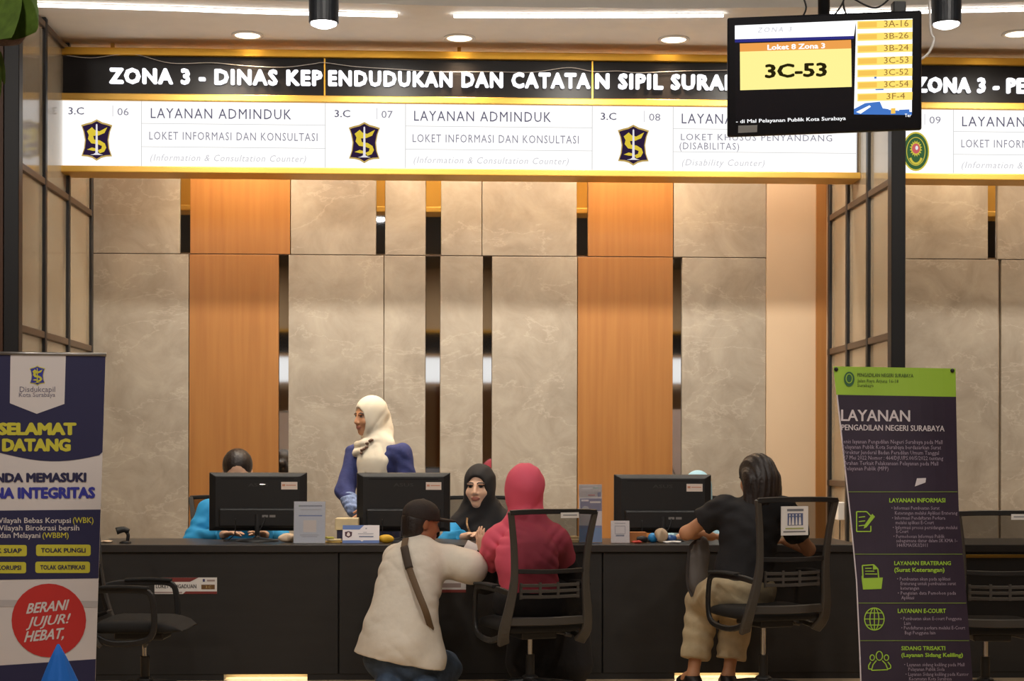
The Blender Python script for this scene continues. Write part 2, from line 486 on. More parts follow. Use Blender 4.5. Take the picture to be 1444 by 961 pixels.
b = MB(); b.span(X(1149, DW), X(1163, DW), DW - .04, DW + .05, 0, HC); struct(b.build('trim_wood', WOOD))
# rail of the joint
b = MB(); b.span(X(128, DW), X(1080, DW), DW + .004, DW + .02, ZJ - .004, ZJ + .004); struct(b.build('trim_joint', mat('joint_line', rgb(70, 55, 42), 0.6)))

# soffit lights: LED line (two lengths each side of the gap)
def led(pts):
    c = []
    for u, v in pts:
        d = ray(u, v); c.append(EYE + d * ((HC - .016 - EYE.z) / d.z))
    return resample(c, 24)
for k, pts in enumerate((((40, 7), (230, 12.5), (330, 16), (430, 19), (560, 22)), ((640, 22.5), (780, 23), (1020, 22)), ((1170, 18), (1300, 16.5), (1460, 13), (1600, 9)))):
    t = empty('led_strip', (0, 0, 0), 0, ('white LED strip in the ceiling from the plant to past the first black lamp', 'white LED strip in the ceiling running behind the left of the queue screen', 'white LED strip in the ceiling right of the queue screen')[k], 'light', 'LED strips in the soffit')
    pp = led(pts)
    MB().tube([p + Vector((0, 0, .0115)) for p in pp], .01, flat=(.010, .004), up=(0, 0, 1)).build('channel', CEIL, t)
    MB().tube([p for p in pp], .01, flat=(.013, .008), up=(0, 0, 1)).build('diffuser', LEDM, t)

DL = [(349, 49, 'first', 'above the letters KEP on the black sign band'), (648, 53, '', 'above the letters DAN on the black sign band'), (950, 55, '', 'left of the queue screen above the sign'), (1436, 47, '', 'at the right end of the sign beyond the screen')]
for u, v, _, where in DL:
    d = ray(u, v); p = EYE + d * ((HC - EYE.z) / d.z)
    t = empty('downlight', p, 0, 'round warm recessed ceiling downlight ' + where, 'light', 'recessed downlights over the counters')
    MB().lathe([(.105, 0), (.108, -.006), (.086, -.010), (.084, 0)], p, 28).build('trim_ring', mat('white_enamel', rgb(235, 230, 222), 0.4), t, smooth=True)
    MB().lathe([(.084, -.001), (.082, -.005), (.02, -.006)], p, 28).build('lens', LAMPW, t)
    lamp('downlight_glow', 'SPOT', p - Vector((0, 0, .03)), 70, WARM, size=.06, spot=125, blend=.9)
# wall washers hidden behind the sign, near the wall
for u, pw, wh in ((338, 120, 'over the left wood panel'), (625, 80, 'over the mirror slits'), (890, 120, 'over the right wood panel'), (1330, 90, 'in the next zone')):
    p = Vector((X(u, 11.62), 11.62, HC))
    t = empty('wall_washer', p, 0, 'small warm ceiling spot behind the sign ' + wh, 'light', 'wall washer spots')
    MB().lathe([(.05, 0), (.05, -.05), (.042, -.05), (.040, -.03)], p, 20).build('can', PLASTIC, t, smooth=True)
    MB().lathe([(.040, -.03), (.01, -.031)], p, 20).build('lens', LAMPW, t)
    lamp('washer_glow', 'SPOT', p - Vector((0, 0, .06)), pw, WARM, to=p + Vector((0, .20, -1.0)), size=.03, spot=95, blend=.9)

# ------------------------------------------------------------------ glass partitions
def partition(side, X0, ys, label):
    near = ys[0]
    t = empty('glass_partition', (X0, near, 0), 0, label, 'partition', 'glass partitions between zones')
    for k, y in enumerate(ys):
        w = .09 if k == 0 else .05
        MB().span(X0 - w / 2, X0 + w / 2, y - w / 2, y + w / 2, 0, HC - .002).build('post', POST, t, bevel=.004, seg=1)
    z1 = Z(303, DW, 128); z2 = Z(493, DW, 128)
    for z in (z1, z2, 1.12, HC - .05):
        MB().span(X0 - .022, X0 + .022, near + .04, DW - .05, z - .022, z + .022).build('rail', BROWNMETAL, t, bevel=.003, seg=1)
    zs = [0.05, 1.12, z2, z1, HC - .05]
    for k in range(3):
        MB().span(X0 - .004, X0 + .004, ys[k] + .03, ys[k + 1] - .02, .05, HC - .05).build('pane', GLASS, t)
    return t
NEAR = 9.92
partition('left', XL, [9.86, 10.57, 11.22, 11.94], 'black framed frosted glass partition on the left beside the welcome banner')
partition('right', XR, [10.17, 10.81, 11.37, 11.90], 'black framed frosted glass partition right of the third counter, beside the queue screen')
b = MB(); b.span(XL - .60, XL - .05, NEAR - .10, NEAR + .05, 0, HC); struct(b.build('column_left', mat('dark_wood', rgb(88, 56, 36), .5, noise=.15, nscale=(20, 20, 1))))

# ------------------------------------------------------------------ lit signs over the counters
def SX(u): return X(u, DS)
def SZ(v): return Z(v, DS, 650)
def ssurf(u, v, off=0.0): return Vector((SX(u), DS - off, SZ(v)))
TEXTD = [glow('sign_text_dark', rgb(98, 96, 118), 1.0), glow('sign_text_mid', rgb(138, 136, 152), 1.0), glow('sign_text_faint', rgb(205, 204, 210), 1.0),  # print greys lightened to paint in the bloom of the lit board
         glow('sign_rule', rgb(205, 205, 205), 1.0), glow('crest_navy', rgb(44, 30, 58), 1.0), glow('crest_gold', rgb(190, 160, 90), 1.0), glow('crest_yellow', rgb(222, 196, 60), 1.0), glow('crest_white', rgb(232, 228, 232), 1.0),
         glow('court_green', rgb(60, 96, 60), 1.0), glow('court_red', rgb(200, 96, 96), 1.0), glow('court_yellow', rgb(206, 190, 70), 1.0)]
def sign(u0, u1, label, divs, cells, head):
    x0, x1 = SX(u0), SX(u1)
    t = empty('counter_sign', ((x0 + x1) / 2, DS, SZ(249)), 0, label, 'sign', 'lit signs over the counters')
    zt, z1, z2, z3, z4, z5 = SZ(74), SZ(85), SZ(138), SZ(148), SZ(240), SZ(249)
    MB().span(x0 + .01, x1 - .01, DS + .01, DS + .19, z1, zt - .005).span(x0 + .01, x1 - .01, DS + .004, DS + .19, z5 + .004, z1).build('box', GOLDFLAT, t)
    for a, c, pr in ((z1, zt, .03), (z3, z2, .03), (z5, z4, .05)):
        MB().span(x0 - .012, x1 + .012, DS - pr, DS + .20, a, c).build('gold_rail', GOLD if z1 == a else GOLDSAT, t, bevel=.006)
    MB().span(x0, x1, DS - .004, DS + .003, z2, z1).build('black_band', SIGNBLACK, t)
    for u in divs:
        MB().span(SX(u) - .005, SX(u) + .005, DS - .018, DS - .004, z2, z1).build('gold_divider', GOLD, t)
    bm = MB(); bm.span(x0 + .004, x1 - .004, DS - .008, DS + .003, z4, z3, 0)
    for fn in cells: fn(bm)
    bm.build('lit_board', [BOARD] + TEXTD, t)
    lm = MB()
    for s, a, c in head:
        text(lm, s, a, c, 103, 123.5, ssurf, 0, off=.006, bold=.05, extrude=.012, spacing=1.16)
    if head: lm.build('lettering', LETTER, t)
    for u in (u0 + 68, (u0 + u1) / 2, u1 - 60):
        MB().span(SX(u) - .012, SX(u) + .012, DS + .10, DS + .125, zt - .01, HC).build('hanger', GOLDFLAT, t)
    return t
def cell(uc, uc2, num, uline, u_t, u_tn, u_end, rows, kind='city', cu=None):
    def fn(b):
        so = lambda u, v, o=0.0: ssurf(u, v, o + .009)
        if kind == 'city':
            text(b, '3.C', uc + 8, uc + 30, 157.5, 167.5, so, 1, bold=.012)
            crest(b, cu, 203, 22, 29, so, 5, 6, 7, 8)
        else:
            cx, cy = cu, 208
            upoly(b, ellipse(cx, cy, 19, 28), so, 11, .001); upoly(b, ellipse(cx, cy, 17.2, 25.6), so, 9, .002)
            ringstrip(b, cx, cy, 13.5, 20.5, 1.0, so, 11, .003)
            st = []
            for k in range(32):
                r = (9.0, 12.0) if k % 2 else (6.4, 8.6); tt = 2 * math.pi * k / 32
                st.append((cx + r[0] * math.cos(tt), cy - 4 + r[1] * math.sin(tt)))
            upoly(b, st, so, 11, .004)
            upoly(b, ellipse(cx, cy - 4, 5.6, 7.2), so, 10, .005)
            upoly(b, ellipse(cx + 1, cy - 5, 2.0, 3.0), so, 8, .006)
            ringstrip(b, cx, cy + 5, 10, 14, 3.2, so, 11, .004, 24, math.radians(20), math.radians(160))
        text(b, num, uc2 - 34, uc2 - 18, 158, 168, so, 2, bold=.004)
        quad(b, uc2 - 41, 154, uc2 - 40, 170, so, 3)
        quad(b, uc2 - .5, 148, uc2 + .5, 240, so, 4)
        quad(b, uc2, 178.6, u_end, 179.4, so, 4); quad(b, uc2, 211.2, u_end, 212, so, 4); quad(b, u_end - .5, 148, u_end + .5, 240, so, 4)
        for (s, a, c, vt, vb, mi, bo, sh) in rows:
            text(b, s, a, c, vt, vb, so, mi, bold=bo, shear=sh, spacing=1.15)
    return fn
INFO = lambda a, c1, c2, c3: [('LAYANAN ADMINDUK', a, c1, 157.5, 171.5, 1, .004, 0), ('LOKET INFORMASI DAN KONSULTASI', a - 2, c2, 190.5, 201.5, 2, 0, 0),
                              ('(Information & Consultation Counter)', a - 1, c3, 222, 231, 3, 0, .25)]
sign(85, 1208, 'long lit counter sign of zone 3 with cells 06, 07 and 08', (457, 834),
     [cell(88, 199, '06', 0, 0, 0, 458, INFO(212, 410, 447, 430), cu=136),
      cell(463, 571, '07', 0, 0, 0, 834, INFO(583, 776, 815, 800), cu=513),
      cell(838, 948, '08', 0, 0, 0, 1206, [('LAYANAN ADMINDUK', 960, 1156, 157.5, 171.5, 1, .004, 0), ('LOKET KHUSUS PENYANDANG', 959, 1172, 186, 195, 2, 0, 0),
                                           ('(DISABILITAS)', 957, 1041, 198.5, 208, 2, 0, 0), ('(Disability Counter)', 960, 1076, 222, 231, 3, 0, .25)], cu=892)],
     [('ZONA 3 - DINAS KEP', 154, 454), ('ENDUDUKAN DAN CATATA', 462, 831), ('N SIPIL SURABAYA', 838, 1096)])
sign(1214, 1860, 'lit counter sign with green round emblem and number 09, right of the queue screen', (1590,),
     [cell(1222, 1343, '09', 0, 0, 0, 1590, [('LAYANAN PENGADILAN', 1355, 1572, 157.5, 171.5, 1, .004, 0), ('LOKET INFORMASI DAN KONSULTASI', 1354, 1585, 190.5, 201.5, 2, 0, 0),
                                             ('(Information & Consultation Counter)', 1354, 1580, 222, 231, 3, 0, .25)], 'court', cu=1290)],
     [('ZONA 3 - PENGADILAN', 1288, 1582)])
sign(-560, 64, 'lit counter sign half seen through the glass of the left partition', (), [], [])
# thin white cable trailing over the black band
wp = [(94, 84), (130, 87), (185, 81), (240, 93), (300, 92), (350, 96), (400, 97), (440, 92), (457, 90), (500, 95), (560, 98), (620, 101), (690, 100), (750, 100), (800, 93), (835, 98), (870, 97), (900, 99), (960, 96), (1030, 94)]
tag(MB().tube(resample([ssurf(u, v + 2, .028) for u, v in wp], 120), .0022, 6).build('cable', mat('white_cable', rgb(205, 195, 185), .5), None, smooth=True),
    'thin white cable trailing along the black band of the long sign', 'cable')

# sign across the hall, seen only in the mirror strips
t = empty('hall_sign', (0.7, -4.7, 3.0), 0, 'lit hall sign reflected in the mirror strips of the back wall', 'sign')
MB().span(-6, 8, -5.0, -4.75, 2.55, 3.5).build('box', GOLDFLAT, t)
MB().span(-6, 8, -4.75, -4.74, 3.08, 3.46).build('black_band', SIGNBLACK, t)
MB().span(-6, 8, -4.75, -4.74, 2.58, 3.02).build('lit_board', BOARD, t)
for z in (2.55, 3.05, 3.48): MB().span(-6, 8, -4.75, -4.72, z - .02, z + .03).build('gold_rail', GOLD, t)
for x in (-5, -1, 3, 7): MB().span(x - .02, x + .02, -4.9, -4.86, 3.5, HH).build('hanger', POST, t)

# ------------------------------------------------------------------ counters
ZC = Z(768.5, DC, 500)
def counter(x0, x1, label, seams, goldtrim=False, feet=()):
    t = empty('service_counter', ((x0 + x1) / 2, DC + .35, 0), 0, label, 'counter', 'black service counters')
    MB().span(x0, x1, DC - .02, DC + .72, ZC - .045, ZC).build('countertop', BLACKTOP, t, bevel=.004, seg=1)
    if goldtrim:
        MB().span(x0, x1, DC - .035, DC - .02, ZC - .078, ZC - .058).build('gold_edge', GOLD, t, bevel=.003, seg=1)
    MB().span(x0 + .02, x1 - .02, DC + .032, DC + .045, .036, ZC - .046).build('light_stop_board', BLACK, t)  # unseen board added to stop plinth light leaking through the panel seams
    xs = [x0] + list(seams) + [x1]
    for a, c in zip(xs[:-1], xs[1:]):
        MB().span(a + .003, c - .003, DC, DC + .03, .035, ZC - .046).build('front_panel', BLACK, t, bevel=.003, seg=1)
    MB().span(x0 + .02, x1 - .02, DC + .20, DC + .24, 0, .06).build('plinth', mat('cream_plinth', rgb(226, 200, 150), .5), t)
    for x in (x0, x1 - .03): MB().span(x, x + .03, DC + .03, DC + .70, 0, ZC - .046).build('end_panel', BLACK, t)
    if len(feet) > 1:
        for (q0, a), (c, q1) in zip(feet[:-1], feet[1:]):
            lamp('plinth_light', 'AREA', ((a + c) / 2, DC + .10, .034), 2.2 * (c - a), (1, .84, .55), size=(c - a) * .98, size_y=.10)
    for a, c in feet: MB().span(a, c, DC + .005, DC + .10, 0, .036).build('foot_block', BLACK, t)
    return t
x = lambda u: X(u, DC)
counter(x(120), x(1216), 'long black service counter under the lit sign with three monitors on it', [x(478), x(850)], False,
        [(x(121), x(316)), (x(434), x(746)), (x(812), x(952)), (x(1076), x(1215))])
counter(XR + .08, x(1900), 'black service counter with gold trim behind the purple banner', [x(1560)], True, [(XR + .09, x(1899))])

# printed label strips on the counter front
def flat_card(name, label, cat, u0, v0, u1, v1, Y, th, fn, mats, group=None):
    P = yplane(Y)
    t = MB(); c0, c1 = P(u0, v0), P(u1, v1)
    xm0, xm1 = c0.x, c1.x
    t.span(xm0, xm1, Y - th, Y, c1.z, c0.z, 0)
    S = lambda u, v, o=0.0: P(u, v) + Vector((0, -th - o, 0))
    fn(t, S)
    return tag(t.build(name, mats), label, cat, group)
def lk(b, S):
    upoly(b, [(218, 815), (280, 815), (268, 821), (218, 821)], S, 1); upoly(b, [(262, 834.5), (306, 834.5), (306, 838), (258, 838)], S, 1)
    quad(b, 218, 835, 257, 837, S, 4)
    text(b, 'LOKET PENGADUAN', 220, 277, 824.5, 830, S, 2, bold=.02); quad(b, 284, 825, 303, 831.5, S, 3); text(b, '3.C', 290, 298, 826.5, 830, S, 5)
    quad(b, 286, 817, 289, 821, S, 6); quad(b, 292, 818, 303, 820.5, S, 4)
flat_card('counter_label', 'white and dark red LOKET PENGADUAN label strip on the counter front at left', 'label', 218, 815, 306, 838, DC - .001, .002, lk,
          [WHITEP, mat('label_red', rgb(130, 52, 48), .6), mat('label_ink', rgb(70, 62, 62), .6), mat('label_brown', rgb(120, 84, 46), .6), mat('label_grey', rgb(170, 150, 145), .6), mat('label_cream', rgb(210, 180, 120), .6), mat('label_navy', rgb(60, 60, 110), .6)])
flat_card('counter_label', 'white label strip on the counter front below the elbow of the kneeling man', 'label', 612, 814, 657, 836, DC - .001, .002,
          lambda b, S: (quad(b, 612, 815, 657, 818, S, 1), quad(b, 612, 832, 657, 836, S, 1), quad(b, 618, 823, 650, 829, S, 2)), [WHITEP, MATS['label_red'], MATS['label_grey']])

# ------------------------------------------------------------------ monitors
def monitor(u0, u1, vt, vb, Y, label, glint=False):
    cx = (X(u0, Y) + X(u1, Y)) / 2; w = X(u1, Y) - X(u0, Y); zt = Z(vt, Y, 600); zb = Z(vb, Y, 600); h = zt - zb
    t = empty('desktop_monitor', (cx, Y, ZC), 0, label, 'monitor', 'desktop monitors on the long counter')
    zc = (zt + zb) / 2
    # back shell: bezel edge, sloping flanks, flat back, thicker electronics hump at the bottom
    def rr(y, k, kz, dz=0): return [Vector((cx + sx * w / 2 * k, y, zc + dz + sz * h / 2 * kz)) for sx, sz in ((-1, -1), (1, -1), (1, 1), (-1, 1))]
    MB().ring_loft([rr(Y + .018, 1, 1), rr(Y + .006, 1, 1), rr(Y - .004, .985, .975), rr(Y - .022, .86, .86)]).build('back_shell', PLASTIC, t, bevel=.003)
    MB().ring_loft([[Vector((cx + sx * w * .40, Y - .010, zb + z)) for sx, z in ((-1, .015), (1, .015), (1, h * .40), (-1, h * .40))],
                    [Vector((cx + sx * w * .385, Y - .045, zb + z)) for sx, z in ((-1, .03), (1, .03), (1, h * .375), (-1, h * .375))]]).build('electronics_hump', PLASTIC, t, bevel=.006)
    MB().span(cx - w * .37, cx + w * .37, Y - .0235, Y - .020, zt - h * .115, zt - h * .105).build('vent_slot', mat('vent_dark', rgb(12, 12, 12), .8), t)
    MB().span(cx - w / 2 + .008, cx + w / 2 - .008, Y + .018, Y + .0195, zb + .012, zt - .010).build('screen', mat('screen_off', rgb(120, 130, 150), .2), t)
    MB().span(cx + w * .24, cx + w * .405, Y - .024, Y - .0215, zt - h * .29, zt - h * .16).build('asset_sticker', mat('cream_sticker', rgb(236, 218, 204), .6), t)
    st = MB(); st.span(cx + w * .25, cx + w * .28, Y - .0245, Y - .0240, zt - h * .235, zt - h * .20); st.span(cx + w * .29, cx + w * .39, Y - .0245, Y - .0240, zt - h * .225, zt - h * .21)
    st.build('sticker_print', mat('sticker_orange', rgb(214, 150, 120), .6), t)
    lg = MB(); Pm = Plane((0, Y - .0222, 0), (1, 0, 0), (0, 0, 1)); uu = (u0 + u1) / 2
    text(lg, 'ASUS', uu - 14, uu + 14, vt + 15, vt + 19.5, Pm, 0, off=.0005, bold=.01); lg.build('logo', mat('embossed_grey', rgb(64, 62, 60), .35), t)
    MB().span(cx + w * .05, cx + w * .11, Y - .0465, Y - .044, zb + h * .235, zb + h * .275).span(cx + w * .125, cx + w * .185, Y - .0465, Y - .044, zb + h * .235, zb + h * .275).build('port', mat('port_grey', rgb(150, 148, 145), .4, .5), t)
    if glint: MB().cyl((cx + .015, Y - .023, zt - h * .21), (cx + .045, Y - .023, zt - h * .21), .004, n=10).build('badge', CHROME, t)  # chrome rod put in as the bright glint on the back shell
    # stand
    MB().tube(resample([(cx, Y - .03, zb + .10), (cx, Y - .035, zb + .0), (cx, Y - .02, ZC + .015)], 8), .02, flat=(.022, .014), up=(1, 0, 0)).build('stand_neck', PLASTIC, t)
    MB().lathe([(.01, .026), (.05, .020), (.125, .008), (.13, 0)], (cx, Y - .02, ZC), 32).build('stand_base', PLASTIC, t, smooth=True)
    MB().lathe([(.012, .040), (.014, .03), (.014, .018)], (cx, Y - .045, ZC), 12).build('stand_screw', CHROME, t, smooth=True)
    MB().tube(resample([(cx + w * .08, Y - .046, zb + h * .25), (cx + .03, Y - .06, zb + .03), (cx - .03, Y - .06, ZC + .015), (cx - .14, Y - .08, ZC + .006), (cx - .2, Y - .06, ZC + .005)], 24), .0035, 6).build('video_cable', PLASTIC, t, smooth=True)
    MB().tube(resample([(cx - w * .22, Y - .046, zb + h * .22), (cx - w * .225, Y - .05, zb - .01), (cx - w * .25, Y - .05, ZC + .03), (cx - w * .30, Y - .04, ZC + .006)], 16), .0035, 6).build('power_cable', PLASTIC, t, smooth=True)
    return t
monitor(295, 433, 667, 749, 9.98, 'black monitor, seen from behind, in front of the clerk in bright blue', True)
monitor(503, 635, 667, 750, 9.98, 'black monitor, seen from behind, in front of the standing woman in white headscarf')
monitor(866, 1003, 669, 752, 9.98, 'black monitor, seen from behind, beside the woman in the black T-shirt')

# ------------------------------------------------------------------ office chairs
def chair_parts(t, sticker=None, board=False):
    P = lambda *a: Vector(a)
    # five-star base
    sb = MB()
    for k in range(5):
        a = 2 * math.pi * k / 5 + .3; dx, dy = math.cos(a), math.sin(a)
        sb.tube([P(dx * .03, dy * .03, .105), P(dx * .16, dy * .16, .092), P(dx * .295, dy * .295, .072)], .02, flat=[(.026, .018), (.022, .015), (.016, .011)], up=(0, 0, 1))
    sb.lathe([(.045, .08), (.045, .13), (.03, .14)], (0, 0, 0), 16)
    lo = dict(world=False)
    sb.build('star_base', PLASTIC, t, bevel=.003, seg=1, **lo)
    for k in range(5):
        a = 2 * math.pi * k / 5 + .3; dx, dy = math.cos(a), math.sin(a); c = P(dx * .295, dy * .295, .029); n_ = P(-dy, dx, 0)
        w = MB(); w.cyl(c - n_ * .022, c - n_ * .006, .028, n=16); w.cyl(c + n_ * .006, c + n_ * .022, .028, n=16); w.cyl(c, c + P(0, 0, .05), .008, n=8)
        w.build('caster', PLASTIC, t, smooth=False, **lo)
    MB().cyl((0, 0, .13), (0, 0, .25), .024, n=18).build('lift_sleeve', PLASTIC, t, smooth=False, **lo)
    MB().cyl((0, 0, .25), (0, 0, .36), .014, n=14).build('gas_lift', CHROME, t, **lo)
    MB().span(-.10, .10, -.14, .12, .345, .385).build('tilt_mechanism', PLASTIC, t, bevel=.008, **lo)
    MB().tube([P(.08, .05, .36), P(.17, .05, .355), P(.235, .06, .34)], .006, 8).cyl((.225, .06, .343), (.265, .062, .335), .011, n=10).build('height_lever', GREYPLASTIC, t, **lo)
    # seat: rounded cushion with a waterfall front
    rg = []
    for i in range(13):
        y = -.23 + .47 * i / 12
        f = i / 12
        wv = .235 - .03 * max(0, (f - .75) / .25) ** 2 - .02 * max(0, (.2 - f) / .2) ** 2
        top = .462 - .045 * max(0, (f - .65) / .35) ** 2 - .02 * max(0, (.12 - f) / .12); bot = .385 + .012 * max(0, (f - .7) / .3)
        if i in (0, 12): top -= .018; bot += .012; wv -= .012
        ring = []
        for k in range(20):
            a = 2 * math.pi * k / 20; ca, sa = math.cos(a), math.sin(a)
            ring.append(P(wv * math.copysign(abs(ca) ** .35, ca), y, (top + bot) / 2 + (top - bot) / 2 * math.copysign(abs(sa) ** .6, sa)))
        rg.append(ring)
    MB().ring_loft(rg).build('seat', CUSHION, t, smooth=True, **lo)
    # back: side rails
    def rail(s): return [P(s * .215, -.17, .335), P(s * .232, -.225, .40), P(s * .222, -.262, .50), P(s * .203, -.285, .629), P(s * .200, -.297, .735), P(s * .212, -.312, .882), P(s * .236, -.335, 1.03)]
    for s in (-1, 1):
        fr = MB(); fr.tube(resample(rail(s), 18), .02, flat=[(.034 - .014 * min(1, i / 11), .016) if i < 11 else (.020 - .004 * (i - 11) / 7, .013) for i in range(19)], up=(0, 1, 0))
        fr.build('side_rail', GREYPLASTIC, t, bevel=.003, seg=1, **lo)
    MB().tube(resample([P(-.240, -.336, 1.025), P(-.12, -.348, 1.03), P(.12, -.348, 1.03), P(.240, -.336, 1.025)], 12), .01, flat=(.014, .011), up=(0, 1, 0)).build('top_rail', PLASTIC, t, **lo)
    MB().tube(resample([P(-.198, -.293, .72), P(0, -.305, .715), P(.198, -.293, .72)], 8), .01, flat=(.012, .010), up=(0, 1, 0)).build('middle_rail', PLASTIC, t, **lo)
    MB().tube(resample([P(-.222, -.245, .455), P(0, -.262, .452), P(.222, -.245, .455)], 8), .01, flat=(.022, .011), up=(0, 1, 0)).build('lower_rail', GREYPLASTIC, t, **lo)
    # mesh
    rows = []
    for i in range(15):
        z = .46 + .565 * i / 14
        r = resample(rail(1), 40); q = min(r, key=lambda p: abs(p.z - z))
        rows.append([P(q.x * sx, q.y + .012 * (1 - sx * sx) + .004, z) for sx in [-1 + 2 * k / 8 for k in range(9)]])
    MB().ring_loft(rows, caps=False, closed=False).build('back_mesh', MESHFAB, t, smooth=True, **lo)
    lb = MB()
    for z in (.585, .615, .645):
        lb.tube(resample([P(-.165, -.288, z), P(0, -.274, z - .004), P(.165, -.288, z)], 8), .01, flat=(.0085, .005), up=(0, 1, 0))
    for x_ in (-.16, -.05, .05, .16): lb.box((x_, -.285 + .01 * (1 - abs(x_) / .16), .615), (.014, .008, .085))
    lb.build('lumbar_support', GREYPLASTIC, t, **lo)
    for s in (-1, 1):
        loop = [P(s * .232, -.20, .375), P(s * .262, -.10, .345), P(s * .272, .06, .36), P(s * .275, .11, .42), P(s * .275, .105, .56), P(s * .273, .07, .615), P(s * .266, -.06, .622), P(s * .245, -.20, .618), P(s * .212, -.285, .60)]
        a = MB(); a.tube(resample(loop, 32), .012, flat=(.016, .010), up=(s, 0, 0)); arm = a.build('armrest', PLASTIC, t, bevel=.003, seg=1, **lo)
        MB().tube(resample([P(s * .273, .08, .632), P(s * .268, -.04, .638), P(s * .255, -.17, .634)], 8), .01, flat=(.026, .009), up=(0, 0, 1)).build('arm_pad', CUSHION, arm, bevel=.004, **lo)
    return t
def small_sticker(t, dx=.03):
    MB().span(dx, dx + .10, -.3655, -.363, .996, 1.025).build('label_sticker', WHITEP, t, world=False)
    MB().span(dx + .012, dx + .09, -.3665, -.3656, 1.008, 1.014).build('sticker_print', mat('sticker_grey', rgb(150, 150, 155), .6), t, world=False)
def chair(u, Y, rz, label, group, sticker=True):
    t = empty('office_chair', (X(u, Y), Y, 0), math.radians(rz), label, 'chair', group)
    chair_parts(t)
    if sticker: small_sticker(t)
    return t
GV = 'visitor chairs at the counters'
ch1 = chair(748, 8.78, 18, 'black mesh-back office chair with the woman in pink headscarf sitting in it', GV)
def copy_chair(src, u, Y, rz, label, group, z=0):
    c = src.copy(); COL.objects.link(c); c.location = (X(u, Y), Y, z); c.rotation_euler = (0, 0, math.radians(rz)); c['label'] = label; c['group'] = group
    for ch in src.children:
        if ch.name.startswith(('label_sticker', 'sticker_print')) and group != GV: continue
        d = ch.copy(); COL.objects.link(d); d.parent = c
        for g in ch.children:
            e = g.copy(); COL.objects.link(e); e.parent = d
    return c
ch3 = copy_chair(ch1, 205, 8.75, -93, 'empty black office chair side-on in front of the counter beside the welcome banner', GV)
ch4 = copy_chair(ch1, 1390, 8.62, -3, 'empty black mesh-back office chair behind the right edge of the purple banner', GV)
ch2 = copy_chair(ch1, 1077, 8.72, 20, 'black mesh-back office chair with a white and blue notice on its back', GV)
for ch in list(ch2.children):
    if ch.name.startswith(('label_sticker', 'sticker_print')): bpy.data.objects.remove(ch)
nb = MB(); nb.span(-.105, .055, -.352, -.344, .845, .995, 0)
NS = lambda u, v, o=0.0: Vector((-.105 + .16 * u, -.352 - o, .995 - .15 * v))
quad(nb, .22, .24, .80, .66, NS, 1)
for k, (a, c) in enumerate(((.30, .04), (.42, .05), (.55, .04), (.68, .05))):
    upoly(nb, [(a - c, .64), (a - c * .6, .40), (a, .34), (a + c * .6, .40), (a + c, .64)], NS, 0, .002); upoly(nb, ellipse(a, .30, .025, .03, 10), NS, 0, .002)
quad(nb, .2, .09, .82, .17, NS, 2); quad(nb, .14, .74, .82, .79, NS, 3); quad(nb, .06, .85, .9, .90, NS, 2)
_nb = nb.build('notice_board', [WHITEP, mat('notice_blue', rgb(92, 102, 140), .6), mat('notice_ink', rgb(120, 120, 125), .6), mat('notice_green', rgb(170, 175, 110), .6)], ch2, world=False)
for ch in ch2.children:                      # this one is raised on its gas lift
    n_ = ch.name.split('.')[0]
    if n_ == 'gas_lift': ch.scale.z = 1.55; ch.location.z = -.1375
    elif n_ not in ('star_base', 'caster', 'lift_sleeve'): ch.location.z = .065
GSF = 'staff chairs behind the long counter'
copy_chair(ch1, 303, 10.86, 176, 'black office chair behind the clerk in bright blue', GSF)
copy_chair(ch1, 680, 10.80, 184, 'black office chair behind the seated clerk in black headscarf', GSF)
copy_chair(ch1, 984, 10.86, 180, 'black office chair behind the clerk in pale blue headscarf', GSF)

